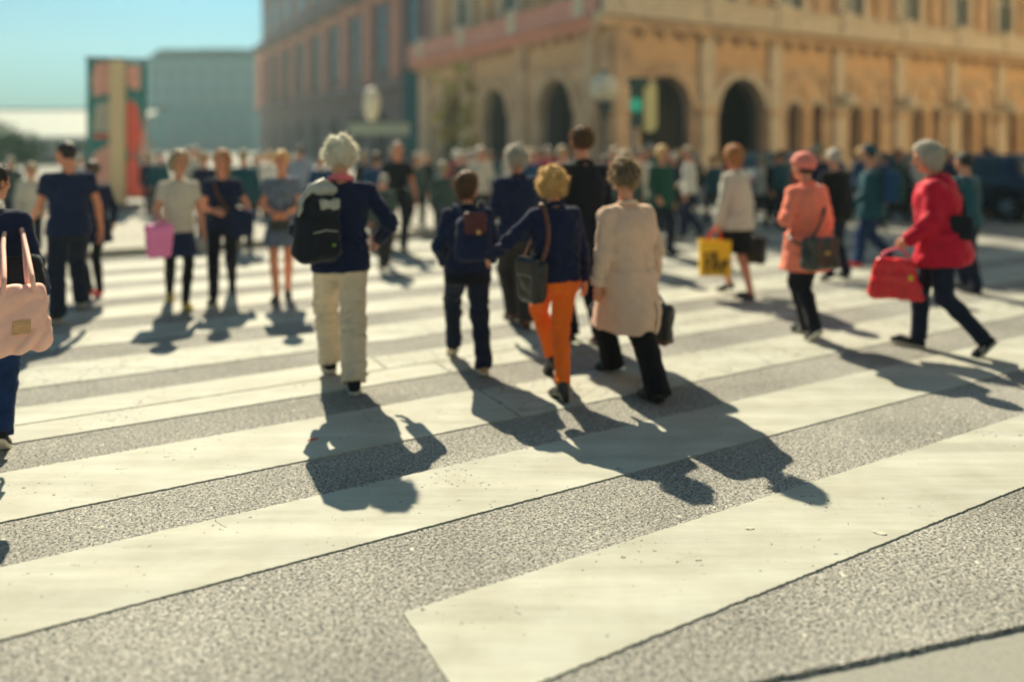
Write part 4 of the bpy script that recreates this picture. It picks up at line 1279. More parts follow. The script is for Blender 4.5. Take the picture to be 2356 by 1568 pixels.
        if am and not coarse:
            w = wrinkle(am, up.get('wr_f', 38), sd + 500, up.get('wr_s', (1.2, 0.5, 0.9)))
            def fn(X, Y, Z, w=w):
                e = 0.5 + 0 * Z
                for q in (elb[0], elb[1]):
                    e = e + 1.0 * np.exp(-((X - q[0]) ** 2 + (Y - q[1]) ** 2 + (Z - q[2]) ** 2) / (.09 * s) ** 2)
                e = e + .7 * np.exp(-((Z - pel[2] - .12 * s) / (.07 * s)) ** 2)
                return w(X, Y, Z) * e
            G.disp(fn)
        if up.get('vent'):
            x0 = up['vent']
            G.box(pel + V3(x0, -.25, hem * .72), V3(.008, .2, abs(hem) * .33), r=.002, k=0, mode='s')
        P, F = G.mesh(cres)
        top_o = mesh_obj(up.get('name', 'jacket'), P, F, up['m'], root, True)
        g.top = top_o
        if up.get('collar'):
            G = Fld()
            n = 14
            pts = []
            for q in range(n + 1):
                an = math.pi * (0.5 + 2 * (q / n)) 
                pts.append(nb + T @ (V3(.068 * math.cos(an), .058 * math.sin(an) - .004, .022 + up.get('ch', .0) - .016 * math.sin(an)) * s))
            for p0, p1 in zip(pts[:-1], pts[1:]): G.cap(p0, p1, up.get('cr', .018) * s, k=0.01)
            P, F = G.mesh(min(cres, .009))
            mesh_obj('collar', P, F, up['collar'], top_o, True)
        if up.get('belt'):
            mb = MB()
            rz = np.interp(.03 * s, zz, r1) * slim + t + .004; ry_ = np.interp(.03 * s, zz, r2) * slim + t + .004
            ring = []
            for dz in (-.022, .022):
                for q in range(40):
                    an = 2 * math.pi * q / 40
                    cc, ss = math.cos(an), math.sin(an)
                    qn = (abs(cc) ** 2.3 + abs(ss) ** 2.3) ** (-1 / 2.3)
                    ring.append(tl(0, 0, .03) + T @ V3(rz * cc * qn, ry_ * ss * qn, dz))
            mb.add(ring, [(q, (q + 1) % 40, 40 + (q + 1) % 40, 40 + q) for q in range(40)])
            bo = mb.build('half_belt', up['m'], top_o, True)
            so = bo.modifiers.new('s', 'SOLIDIFY'); so.thickness = .006
        if up.get('under'):                                  # a shirt showing below the jacket's hem
            um, uh = up['under']
            G = Fld()
            G.loft(pel, T, np.array([hem - uh * s, hem, .05 * s]), np.array([.170, .165, .150]) * s * slim + t * .7, np.array([.122, .115, .106]) * s * slim + t * .7, k=0.02)
            P, F = G.mesh(cres)
            mesh_obj('shirt_hem', P, F, um, top_o, True)
    # ---- hair
    st, hcname = hair
    if st:
        G = Fld()
        th_ = {'short': .010, 'crop': .006, 'bob': .027, 'curly': .032, 'fluffy': .027, 'bun': .014, 'long': .020, 'cap': .014, 'hat': .02}[st] * s
        low = {'short': -.045, 'crop': -.04, 'bob': -.105, 'curly': -.075, 'fluffy': -.07, 'bun': -.035, 'long': -.20, 'cap': -.01, 'hat': -.005}[st]
        pn = unit(hR @ V3(0, 0.86, -0.52))
        p0 = hp(0, .052, .055)
        clip = ((p0, pn), (hp(0, 0, low), hR @ V3(0, 0.25, -1)))
        G.ell(hp(0, -.014, .026), V3(.076, .096, .094) * s + th_, hR, k=0.01, clip=clip)
        if st in ('bob', 'long', 'curly', 'fluffy'):
            zl = -.11 if st == 'bob' else (-.19 if st == 'long' else -.07)
            G.loft(hc, hR, np.array([zl, -.04, .03]) * s, (np.array([.058, .072, .076]) * s + th_ * np.array([.35, .8, 1])), (np.array([.050, .070, .085]) * s + th_ * np.array([.3, .75, 1])), cy=np.array([-.030, -.022, -.016]) * s, k=0.03, clip=((hp(0, .035, 0), hR @ V3(0, 1, -.25)),))
        if st == 'bun':
            G.ell(hp(0, -.105, .03), V3(.038, .034, .036) * s, hR, k=0.012)
        if st == 'hat':
            G.loft(hc, hR @ rotx(R_(8)), np.array([.035, .045, .052]) * s, np.array([.104, .108, .10]) * s, np.array([.122, .126, .115]) * s, cy=np.array([-.01, -.01, -.01]) * s, k=0.02)
            G.ell(hp(0, -.012, .07), V3(.095, .11, .075) * s, hR, k=0.02)
        r = np.random.default_rng(sd)
        amp = {'curly': .013, 'fluffy': .011}.get(st, .004) * s
        fq = {'curly': 75, 'fluffy': 60}.get(st, 90)
        ph = r.random(6) * 6
        def fn(X, Y, Z):
            return -amp * (np.sin(X * fq + ph[0] + 2 * np.sin(Z * fq * .4 + ph[3])) * np.sin(Z * fq * .8 + ph[1]) + .6 * np.sin(Y * fq * 1.1 + ph[2] + 2 * np.sin(X * fq * .5)) * np.sin(Z * fq * .5 + X * fq * .7))
        if not coarse and st not in ('cap', 'hat'): G.disp(fn)
        P, F = G.mesh(min(res, .008))
        F = [F]
        if fuzz:
            n = fuzz
            pick = r.integers(0, len(P), n)
            c = P[pick]; nn = c - hp(0, -.012, .015); nn /= np.linalg.norm(nn, axis=1)[:, None] + 1e-9
            L = (0.016 + .034 * r.random(n))[:, None] * s * (1.1 if st in ('curly', 'fluffy') else .75)
            dr = nn * .55 + r.normal(0, .45, (n, 3)) + np.array([0, 0, -.5]); dr /= np.linalg.norm(dr, axis=1)[:, None]
            sdv = np.cross(dr, r.normal(0, 1, (n, 3))); sdv /= np.linalg.norm(sdv, axis=1)[:, None]; w_ = .0016 * s
            p1 = c + dr * L * .5; p2 = p1 + (dr * .6 + np.array([0, 0, -.5]) + r.normal(0, .25, (n, 3))) * L * .5
            VV = np.stack([c - sdv * w_, c + sdv * w_, p1 + sdv * w_ * .8, p1 - sdv * w_ * .8, p2 + sdv * w_ * .2, p2 - sdv * w_ * .2], 1).reshape(-1, 3)
            b = len(P) + np.arange(n)[:, None] * 6
            F.append(np.concatenate([b + np.array([[0, 1, 2, 3]]), b + np.array([[3, 2, 4, 5]])]))
            P = np.concatenate([P, VV])
        nm = {'cap': 'cap', 'hat': 'hat'}.get(st, 'hair')
        hm_ = HAIRS[hcname] if isinstance(hcname, str) else hcname
        nF0 = len(F[0]); FF = np.concatenate(F)
        if fuzz: ho = mesh_obj(nm, P, FF, None, root, True, (np.arange(len(FF)) >= nF0).astype(int), [hm_, rim_lit_strand_mat(hcname)])
        else: ho = mesh_obj(nm, P, FF, hm_, root, True)
        g.hair = ho
        if st in ('hat', 'cap'):
            G = Fld()
            G.ell(hp(0, -.018, .000), V3(.084, .100, .085) * s, hR, k=0.01, clip=((hp(0, .03, .02), hR @ V3(0, .9, -.3)), (hp(0, 0, -.06), hR @ V3(0, .2, -1))))
            P, F = G.mesh(min(res, .008)); mesh_obj('hair', P, F, HAIRS['dark'], root, True)
    # ---- shoes
    if shoes:
        for i in (0, 1):
            o, Rf = FR[i]
            G = Fld()
            fp = lambda x, y, z: o + Rf @ (V3(x, y, z) * s)
            sg = (-1, 1)[i]
            hl = heel / s
            lowcut = shoes.get('low', False)
            cl = ((fp(0, 0, .016), Rf @ V3(0, 0, -1)),) if not heel else ()
            zt = .062 if lowcut else .10
            cl2 = cl + ((fp(0, -.06, zt + hl * .8), Rf @ V3(0, -.25, 1)),)
            w0 = shoes.get('w', 1.0)
            G.cap(fp(0, -.082, .042 + hl * .75), fp(0, -.02, .042 + hl * .5), .040 * s * w0, .040 * s * w0, k=0.015, clip=cl2)
            G.cap(fp(0, -.02, .042 + hl * .5), fp(sg * .004, .075, .034), .041 * s * w0, .044 * s * w0, k=0.02, clip=cl)
            G.cap(fp(sg * .004, .075, .030), fp(-sg * .004, .128, .024), .043 * s * w0, .030 * s * w0, k=0.015, clip=cl)
            if not lowcut:
                G.cap(fp(0, -.062, .06 + hl * .8), fp(0, -.055, .105 + hl * .8 + shoes.get('boot', 0)), .043 * s, .044 * s, k=0.02, clip=((fp(0, -.06, .095 + hl * .8 + shoes.get('boot', 0)), Rf @ V3(0, -.1, 1)),))
            if heel:
                G.box(fp(0, -.085, hl * .5), V3(.028, .028, hl * .55) * s, Rf, .006, k=0.012, taper=-.1)
            P, F = G.mesh(min(res, .007) if not coarse else res)
            so = mesh_obj('shoe', P, F, shoes['m'], root, True)
            if shoes.get('sole') and not coarse:
                G = Fld()
                cl = ((fp(0, 0, .0015), Rf @ V3(0, 0, -1)), (fp(0, 0, .022), Rf @ V3(0, 0, 1)))
                G.cap(fp(0, -.082, .022), fp(0, .07, .02), .043 * s * w0, .048 * s * w0, k=0.01, clip=cl)
                G.cap(fp(0, .07, .02), fp(-sg * .004, .130, .018), .048 * s * w0, .034 * s * w0, k=0.01, clip=cl)
                P, F = G.mesh(.006)
                mesh_obj('sole', P, F, shoes['sole'], so, True)
                if shoes.get('laces'):
                    mb = MB()
                    for q in range(4):
                        y = .0 + q * .018
                        mb.tube([fp(-.03, y, .078 - q * .006), fp(0, y + .004, .088 - q * .007), fp(.03, y, .078 - q * .006)], .0035 * s, 5)
                    mb.tube([fp(sg * .043, -.03, .05), fp(sg * .046, .03, .046)], .005, 5)
                    mb.build('laces', shoes['laces'], so)
    return g

# ------------------------------------------------------------------ bags and other carried things
def carried(name, label, cat, g, c, yaw=0.0, group=None):
    """an Empty that stands at point c of a person's own frame"""
    ca, sa = math.cos(-g.a), math.sin(-g.a)
    w = (g.mid[0] + c[0] * ca - c[1] * sa, g.mid[1] + c[0] * sa + c[1] * ca, c[2])
    o = empty(name, w, -g.a + yaw)
    tag(o, label, cat, group)
    return o
def rel(g, o_c, yaw, p):
    """a point of the person's frame in the bag's frame"""
    return rotz(-yaw) @ (np.asarray(p, float) - np.asarray(o_c, float))
def soft(name, F_, mat, parent, h=0.008):
    P, F = F_.mesh(h)
    return mesh_obj(name, P, F, mat, parent, True)
def strap(name, pts, w, mat, parent, th=0.3):
    """a flat band through points (smoothed)"""
    pts = [np.asarray(p, float) for p in pts]
    for _ in range(2):
        q = [pts[0]]
        for a, b in zip(pts[:-1], pts[1:]): q += [a * .75 + b * .25, a * .25 + b * .75]
        q.append(pts[-1]); pts = q
    m = MB(); m.tube(pts, w, 8)
    return m.build(name, mat, parent, True)
# ------------------------------------------------------------------ cars
TYRE = M('tyre_rubber', (0.012, 0.012, 0.014), 0.85, 0.2, 20)
RIM = M('alloy_rim', (0.35, 0.36, 0.37), 0.35, 0.1, 10, metal=0.8)
CARGL = M('car_glass', (0.02, 0.05, 0.06), 0.35, .1, 2, spec=.3)
TAIL = M('tail_lamp_red', (0.5, 0.02, 0.03), 0.25, 0.1, 10)
HEADL = M('head_lamp', (0.55, 0.58, 0.55), 0.2, 0.1, 10)
PLATE = M('plate_white', (0.6, 0.6, 0.55), 0.5, 0.02)
def car(label, x, y, az, paint, h=1.46, L=4.3, W=1.76):
    root = empty('parked_car', (x, y, 0), -R_(az))
    tag(root, label, 'car', 'cars behind the crossing')
    F_ = Fld()
    F_.box((0, 0, .56), (W / 2, L / 2, .33), r=.2, k=0)
    F_.box((0, -.1, .78), (W / 2 - .03, L / 2 - .35, .18), r=.15, k=.12)
    F_.box((0, -.25, 1.1), (W / 2 - .10, 1.28, h - 1.1), r=.22, k=.12, taper=.16)
    for sx in (-1, 1):
        for sy in (-1.32, 1.35):
            F_.cap((sx * W / 2 + sx * .1, sy, .32), (sx * (W / 2 - .28), sy, .32), .37, mode='s', k=0)
    P, Fc = F_.mesh(.035)
    mesh_obj('body', P, Fc, paint, root, True)
    def win(name, lo, hi, taper=.16):
        G = Fld()
        G.box((0, -.25, 1.1), (W / 2 - .085, 1.295, h - 1.115), r=.2, k=0, taper=taper)
        lo, hi = np.array(lo), np.array(hi)
        for ax in range(3):
            n = np.zeros(3); n[ax] = 1
            G.cut(hi, n); G.cut(lo, -n)
        P, Fc = G.mesh(.03)
        mesh_obj(name, P, Fc, CARGL, root, True)
    win('rear_window', (-W / 2 + .28, -3, 1.02), (W / 2 - .28, -1.0, h - .1))
    win('windscreen', (-W / 2 + .26, .55, 1.02), (W / 2 - .26, 3, h - .1))
    for sx in (-1, 1):
        a_, b_ = sorted((sx * .45, sx * 2))
        win('side_window', (a_, -1.05, 1.03), (b_, -.2, h - .12)); win('side_window', (a_, -.12, 1.03), (b_, .62, h - .12))
        for sy in (-1.32, 1.35):
            m = MB(); pr = [(.0, .0), (.20, 0.0), (.31, .02), (.33, .06), (.33, .17), (.31, .2), (.2, .21), (.0, .21)]
            V, Fq = [], []
            n = 22
            for r_, d_ in pr:
                for q in range(n):
                    an = 2 * math.pi * q / n
                    V.append((sx * (W / 2 - .02 - d_), sy + r_ * math.cos(an), .33 + r_ * math.sin(an)))
            for i in range(len(pr) - 1):
                for q in range(n): Fq.append((i * n + q, i * n + (q + 1) % n, (i + 1) * n + (q + 1) % n, (i + 1) * n + q))
            m.add(V, Fq); wh = m.build('wheel', TYRE, root, True)
            m = MB()
            for q in range(7):
                an = 2 * math.pi * q / 7
                m.tube([(sx * (W / 2 - .015), sy, .33), (sx * (W / 2 - .025), sy + .2 * math.cos(an), .33 + .2 * math.sin(an))], .03, 5)
            m.build('rim', RIM, wh)
        m = MB(); m.box((min(sx * (W / 2 - .34), sx * (W / 2 - .08)), -L / 2 - .015, .66), (max(sx * (W / 2 - .34), sx * (W / 2 - .08)), -L / 2 + .2, .88)); m.build('tail_lamp', TAIL, root)
        m = MB(); m.box((min(sx * (W / 2 - .40), sx * (W / 2 - .1)), L / 2 - .2, .60), (max(sx * (W / 2 - .40), sx * (W / 2 - .1)), L / 2 + .012, .76)); m.build('headlight', HEADL, root)
        F_ = Fld(); F_.ell((sx * (W / 2 + .06), .62, 1.02), (.1, .07, .07)); P, Fc = F_.mesh(.02); mesh_obj('wing_mirror', P, Fc, paint, root, True)
    m = MB(); m.box((-.26, -L / 2 - .014, .5), (.26, -L / 2 + .05, .61)); m.build('number_plate', PLATE, root)
    m = MB(); m.box((-W / 2 + .04, -L / 2 - .03, .28), (W / 2 - .04, -L / 2 + .2, .42)); m.build('bumper', TYRE, root)
    return root
CARB = M('dark_blue_car_paint', (0.006, 0.022, 0.05), 0.4, 0.05, 2, spec=.4, coat=.2)
CART = M('teal_car_paint', (0.01, 0.08, 0.11), 0.4, 0.05, 2, spec=.4, coat=.2)
p = at(2236, 330, 18.3); car('dark blue car seen from behind at the right beyond the red jacket', p[0], p[1], -27, CARB, 1.5)
p = at(1800, 330, 21.5); car('teal blue car side on behind the grey jacket woman', p[0], p[1], 61, CART, 1.5)
p = at(2085, 330, 23.5); car('dark blue car partly hidden behind the red jacket woman', p[0], p[1], 61, CARB, 1.45)

# ------------------------------------------------------------------ the people
NAVY = cloth('navy_wool', (0.008, 0.013, 0.048)); NAVY2 = cloth('navy_cotton', (0.010, 0.018, 0.062)); INK = cloth('ink_black_cloth', (0.007, 0.008, 0.016))
BLACK = cloth('black_cloth', (0.006, 0.006, 0.009)); JEANS = cloth('dark_denim', (0.010, 0.015, 0.036), .25); JEANSB = cloth('blue_denim', (0.012, 0.035, 0.11), .25)
BEIGE = cloth('beige_chino', (0.60, 0.51, 0.38), .07); TAN = cloth('tan_gabardine', (0.68, 0.465, 0.345), .06, sheen=.35); ORANGE = cloth('orange_cotton', (0.95, 0.165, 0.016), .05, sheen=.3)
CORAL = cloth('coral_cotton', (0.88, 0.235, 0.15), .08, sheen=.35); RED = cloth('crimson_nylon', (0.52, 0.005, 0.032), .1, sheen=.2, rough=.6); GREYJ = cloth('pale_grey_knit', (0.55, 0.52, 0.44), .08)
PALEBL = cloth('pale_blouse', (.58, .53, .44), .12); WHITEC = cloth('white_cotton', (0.75, 0.72, 0.62), .06); PINKC = cloth('pink_shirting', (0.78, 0.17, 0.22), .06); TEALC = cloth('teal_nylon', (0.008, 0.07, 0.10), .15, rough=.6)
BLUEC = cloth('bright_blue_cloth', (0.012, 0.06, 0.15), .1); GREENC = cloth('green_cloth', (0.012, 0.07, 0.05), .1); GREYT = cloth('dark_grey_trouser', (0.035, 0.033, 0.035), .12)
MAGENTA = cloth('magenta_cloth', (0.35, 0.01, 0.07), .1); PALEB = cloth('pale_blue_shirt', (0.28, 0.33, 0.42), .08); SAGE = cloth('sage_cloth', (0.05, 0.08, 0.075), .12); PRINT = M('navy_print_dress', (0.14, 0.165, 0.22), .85, .8, 30, .2)
LEATH = M('black_leather', (0.008, 0.008, 0.010), 0.32, 0.2, 30, 0.15, spec=.5); LEATHT = M('tan_leather', (0.55, 0.33, 0.17), 0.5, 0.15, 30, 0.15); LEATHB = M('brown_leather', (0.14, 0.05, 0.03), 0.4, 0.2, 30, 0.15)
RUBW = M('white_rubber_sole', (0.60, 0.57, 0.46), 0.7, 0.06, 20); CANV = cloth('black_canvas', (0.012, 0.014, 0.022)); YELS = M('yellow_leather', (0.5, 0.38, 0.05), .5, .1, 20)
ROLIVE = M('olive_black_leather', (0.028, 0.036, 0.028), .35, .25, 25, .25, spec=.5); SILV = M('silver_grey_nylon', (0.36, 0.37, 0.33), .5, .2, 18, .3)
REDL = M('red_leather', (0.75, 0.012, 0.02), .3, .12, 14, .15, spec=.5); PINKB = M('pink_plastic', (0.88, 0.24, 0.50), .5, .08, 10); PEACH = M('peach_cloth_bag', (0.88, 0.52, 0.43), .8, .08, 10, .2)
YELB = M('yellow_glossy_paper', (0.95, 0.56, 0.006), .35, .1, 8, .2, spec=.4); BRASS = M('brass', (.6, .4, .15), .3, .05, metal=.9)
sneak = dict(m=CANV, sole=RUBW, laces=RUBW)
def tro(m, **k): return dict(kind='trousers', m=m, **k)
NR = 0.0075
away = 'people walking away over the crossing'
toward = 'people walking towards the camera'
right = 'people crossing on the right'

# --- white haired man with the backpack
g1 = person('white haired man with navy jacket, beige trousers and backpack walking away', (757, 856), (813, 897), 321, -21, 'm', ('fluffy', 'white'),
            dict(kind='jacket', m=NAVY, hem=-.10, t=.024, sleeve='long', collar=PINKC, ch=.022, cr=.022, sr=.060, wr=.045, wr_amp=.010),
            tro(BEIGE, w=.082, k=.082, hem=.068, t=.016, fold=.009), sneak, armL=(12, 20, 80, 25), armR=(-22, 30, 78, 30), look=(8, -4), lean=3, wide=1.05, build=1.08, res=NR, group=away, fuzz=2600, pitch=(8, 0))
c = (-.20, -.24, .92); yw = .35
bp = carried('backpack', 'black backpack with silver grey top hanging on the white haired man', 'backpack', g1, c, yw)
F_ = Fld(); F_.box((0, 0, .25), (.15, .09, .25), r=.085, k=0, taper=.16); F_.box((0.01, -.085, .16), (.115, .045, .13), r=.04, k=.025); F_.box((0.02, -.075, .38), (.10, .04, .06), r=.03, k=.03); F_.disp(wrinkle(.008, 24, 3))
soft('main_pack', F_, CANV, bp)
F_ = Fld(); F_.ell((.03, -.02, .505), (.10, .075, .045), k=.02); F_.box((.04, -.095, .405), (.075, .03, .035), r=.02, k=.03); F_.disp(wrinkle(.007, 42, 5)); soft('top_pocket', F_, SILV, bp)
m = MB(); m.tube([(-.135, -.02, .33), (-.13, -.03, .43), (-.06, -.035, .525), (.03, -.04, .565), (.10, -.03, .53)], [.018, .024, .026, .024, .016], 8); m.build('grab_strap', SILV, bp, True)
m = MB(); m.tube([(-.09, -.131, .22), (0, -.138, .235), (.09, -.131, .22)], .004, 6); m.build('zip', SILV, bp)
m = MB(); m.box((.05, -.142, .12), (.07, -.12, .135)); m.build('green_tab', M('lime_tab', (.2, .4, .02), .6, .1), bp)
sh = rel(g1, c, yw, g1.shd[0] + V3(.03, -.02, .085)); sf = rel(g1, c, yw, g1.shd[0] + V3(.05, .12, -.02))
strap('shoulder_strap', [(-.02, .05, .46), sh + V3(0, -.09, .0), sh, sf, sf + V3(0, .02, -.15)], .022, CANV, bp)

# --- dark haired woman with the small backpack
g2 = person('woman in navy jacket and dark jeans with little backpack, head turned right', (1043, 822), (1111, 860), 400, -14, 'f', ('bob', 'brown'),
            dict(kind='jacket', m=NAVY2, hem=-.04, t=.022, sleeve='long', collar=NAVY2, sr=.058, under=(INK, .10), wr_amp=.010),
            tro(JEANS, w=.070, k=.070, hem=.05, t=.014, fold=.008), dict(m=LEATHT, sole=RUBW, low=True), armL=(4, 18, 42, 35), armR=(10, 16, 45, 30), look=(62, 2), lean=3, wide=1.08, build=1.18, res=NR, group=away, fuzz=1800, pitch=(26, 6))
c = (.0, -.245, 1.0 * g2.s); yw = 0
b2 = carried('backpack', 'small navy backpack with burgundy flap on the dark haired woman', 'backpack', g2, c, yw)
F_ = Fld(); F_.box((0, .02, .16), (.135, .075, .17), r=.06, k=0, taper=.08); F_.box((0, -.055, .09), (.10, .03, .08), r=.025, k=.02); F_.disp(wrinkle(.005, 30, 9)); soft('main_pack', F_, NAVY2, b2)
F_ = Fld(); F_.box((0, -.035, .285), (.085, .05, .085), r=.03, k=0); soft('flap', F_, M('burgundy_leather', (.09, .02, .028), .5, .15, 20), b2)
m = MB(); m.lathe([(.018, -.004), (.018, .004)], (0, 0, 0), 10); q = m.build('clasp', BRASS, b2); q.location = (0.02, -.09, .22); q.rotation_euler = (1.57, 0, 0)
for sx in (-1, 1):
    t0 = rel(g2, c, yw, g2.shd[(0, 1)[sx > 0]] + V3(-sx * .045, -.03, .085)); t1 = rel(g2, c, yw, g2.shd[(0, 1)[sx > 0]] + V3(-sx * .04, .12, -.03))
    strap('shoulder_strap', [(sx * .08, .07, .30), t0 + V3(0, -.06, .0), t0, t1, t1 + V3(sx * .02, 0, -.2), rel(g2, c, yw, g2.pel + V3(sx * .17, .02, .22)), (sx * .12, .06, .06)], .018, NAVY2, b2)

# --- blond woman in orange trousers
g4 = person('blond woman in bright orange trousers and navy cardigan walking away', (1271, 866), (1287, 920), 392, -24, 'f', ('curly', 'blond'),
            dict(kind='cardigan', m=NAVY, hem=-.02, t=.024, sleeve='long', collar=NAVY, ch=.01, sr=.058, wr=.046, cuff=-.01, waist=1.06, wr_amp=.011),
            tro(ORANGE, w=.052, k=.064, hem=.085, t=.010, fold=.006), dict(m=LEATH, heel=.045, boot=.03), armL=(26, 44, 28, 10), armR=(-3, 13, 12, 0), look=(30, -4), lean=4, wide=1.06, build=1.13, res=NR, group=away, fuzz=2800, pitch=(34, 4), curl=(30, 18), toe=(-6, 0))
c = (-.22, -.06, .74 * g4.s); yw = .2
b4 = carried('handbag', 'dark shoulder bag hanging at the orange trousered woman\'s left hip', 'handbag', g4, c, yw)
F_ = Fld(); F_.box((0, 0, .13), (.06, .125, .15), r=.05, k=0, taper=-.12); F_.disp(wrinkle(.007, 26, 13)); soft('pouch', F_, LEATH, b4)
F_ = Fld(); F_.box((-.035, 0, .23), (.04, .115, .07), r=.03, k=0); soft('flap', F_, LEATH, b4)
t0 = rel(g4, c, yw, g4.shd[0] + V3(.05, -.045, .080)); t1 = rel(g4, c, yw, g4.tl(-.12, -.155, .30)); t2 = rel(g4, c, yw, g4.tl(-.10, .11, .36))
strap('shoulder_strap', [(0, -.10, .25), t1, t0, t0 + V3(0, .07, 0), t2, (0, .10, .25)], .017, LEATHB, b4)

# --- man in the tan trench coat
g5 = person('man in long tan trench coat and black trousers walking away', (1399, 856), (1500, 920), 371, -33, 'm', ('fluffy', 'mix'),
            dict(kind='coat', name='trench_coat', m=TAN, hem=-.405, t=.038, sleeve='long', collar=TAN, ch=.012, cr=.022, flare=-.025, sr=.068, wr=.056, cuff=.01, belt=True, vent=.05, wr_amp=.010, wr_f=24, hump=.012, fold=.03),
            tro(BLACK, w=.090, k=.086, hem=.02, t=.016), dict(m=LEATH, sole=LEATH, low=True), armL=(0, 11, 10, 0), armR=(-6, 14, 26, 5), look=(-4, 2), lean=4, build=1.10, res=NR, group=away, fuzz=2200, pitch=(14, 4), curl=(42, 62), wide=1.06)
for i in (0, 1):
    w_ = g5.wri[i] - g5.fdir[i] * .055
    m = MB(); m.tube([w_ - g5.fdir[i] * .018, w_ + g5.fdir[i] * .018], .064, 16)
    m.build('cuff_strap', TAN, g5.top, True)
hd = g5.wri[1] + g5.fdir[1] * .085
c = (hd[0] + .03, hd[1] + .0, hd[2] - .40); yw = .15
b5 = carried('handbag', 'black leather bag held low by the man in the tan coat', 'handbag', g5, c, yw)
F_ = Fld(); F_.box((0, 0, .13), (.055, .16, .15), r=.045, k=0, taper=-.1); F_.disp(wrinkle(.006, 28, 23)); soft('pouch', F_, LEATH, b5)
F_ = Fld(); F_.box((0, 0, .012), (.057, .15, .02), r=.015, k=0); soft('base_panel', F_, LEATHB, b5)
hr = rel(g5, c, yw, hd)
for sx in (-.03, .03): strap('handle', [(sx, -.09, .26), hr + V3(sx * .4, -.035, -.02), hr + V3(0, 0, .004), hr + V3(sx * .4, .035, -.02), (sx, .09, .26)], .009, LEATH, b5)

# --- tall man in black between them
gk = person('tall man in black jacket and trousers behind the tan coat', (1303, 790), (1381, 798), 292, -24, 'm', ('short', 'brown'),
            dict(kind='jacket', m=INK, hem=-.14, t=.03, sleeve='long', collar=INK, sr=.062, wr=.046), tro(INK, w=.078, k=.078, hem=.045, t=.015), dict(m=LEATHB, sole=LEATH, low=True),
            armL=(-4, 10, 14, 0), armR=(6, 8, 14, 0), look=(0, 0), res=NR, group=away, fuzz=1800, pitch=(12, 10))
# --- man in navy further on
g3 = person('broad man in navy jacket and grey trousers just left of the tall man', (1176, 738), (1206, 752), 338, -22, 'm', ('fluffy', 'grey'),
            dict(kind='jacket', m=NAVY2, hem=-.10, t=.03, sleeve='long', collar=NAVY2, sr=.062, wr=.046), tro(GREYT, w=.080, k=.078, hem=.045, t=.015), dict(m=LEATHB, sole=LEATH, low=True),
            armL=(2, 14, 20, 0), armR=(2, 12, 14, 0), look=(-12, 0), res=.009, group=away, build=1.12, fuzz=1200, pitch=(10, 4))

# --- woman in pale grey jacket with the yellow bag
g7 = person('ginger haired woman in pale grey jacket and black skirt carrying shopping', (1672, 672), (1715, 688), 338, -42, 'f', ('bob', 'ginger'),
            dict(kind='jacket', m=GREYJ, hem=-.13, t=.030, sleeve='long', collar=GREYJ, sr=.060, wr=.048, wr_amp=.009), dict(kind='skirt', m=BLACK, hem=-.40, fold=.01, flare=-.012), dict(m=LEATH, low=True, heel=.02, w=.9),
            armL=(4, 16, 8, 0), armR=(-6, 14, 10, 0), look=(20, 0), res=.009, group=right, build=1.15, fuzz=1200, pitch=(18, 0), curl=(62, 62))
hd = g7.wri[0] + g7.fdir[0] * .085
c = (hd[0] + .02, hd[1] + .03, hd[2] - .50); yw = -.85
by = carried('shopping_bag', 'shiny yellow shopping bag with dark scribbled print in the grey jacket woman\'s hand', 'shopping bag', g7, c, yw); by.scale = (1.12, 1.12, 1.12)
m = MB()
for lo_, hi_ in (((-.155, -.06, 0), (.155, -.055, .36)), ((-.155, .055, 0), (.155, .06, .36)), ((-.155, -.0548, 0), (-.150, .0548, .36)), ((.150, -.0548, 0), (.155, .0548, .36)), ((-.1498, -.0548, 0), (.1498, .0548, .005))): m.box(lo_, hi_)
bo = m.build('paper_sides', YELB, by)
PRN = M('dark_print', (.045, .035, .008), .5, .2, 20)
m = MB(); r = np.random.default_rng(4)
pts0 = [[(-.10, .03), (-.10, .22)], [(-.10, .22), (-.05, .235)], [(-.10, .13), (-.06, .135)], [(-.10, .03), (-.045, .03)], [(-.03, .04), (-.02, .17), (.01, .20)], [(.0, .05), (.02, .10), (.0, .14), (.04, .15)], [(.03, .03), (.06, .09), (.10, .08)], [(.06, .09), (.07, .15), (.11, .16)], [(-.02, .11), (.05, .12)], [(.05, .03), (.11, .04)], [(-.04, .19), (.0, .215)], [(.08, .11), (.12, .13)]]
for pl in pts0: m.tube([(a_, -.0605, b_) for a_, b_ in pl], .0085, 6, flat=1.0)
for q in range(26):
    a_, b_, w_ = r.uniform(-.11, .12), r.uniform(.03, .23), r.uniform(.008, .022)
    m.tube([(a_ + w_ * 1.1 * math.cos(k_), -.0603 + .0015 * (k_ % 2), b_ + w_ * math.sin(k_)) for k_ in np.arange(0, 5, 1.1)], w_ * .35, 5)
m.build('print', PRN, bo)
hr = rel(g7, c, yw, hd)
for sy in (-.05, .05): strap('handle', [(-.07, sy, .35), (-.06, sy, .40), hr + V3(0, 0, .0), (.06, sy, .40), (.07, sy, .35)], .007, REDL, by)
hd = g7.wri[1] + g7.fdir[1] * .085
c = (hd[0] + .03, hd[1], hd[2] - .40); yw = .3
b7 = carried('handbag', 'black bag with handles hanging from the grey jacket woman\'s right hand', 'handbag', g7, c, yw)
F_ = Fld(); F_.box((0, 0, .15), (.07, .17, .16), r=.05, k=0, taper=-.1); F_.disp(wrinkle(.007, 26, 33)); soft('pouch', F_, LEATH, b7)
hr = rel(g7, c, yw, hd)
for sx in (-.03, .03): strap('handle', [(sx, -.09, .29), hr + V3(0, -.03, -.02), hr, hr + V3(0, .03, -.02), (sx, .09, .29)], .009, LEATH, b7)

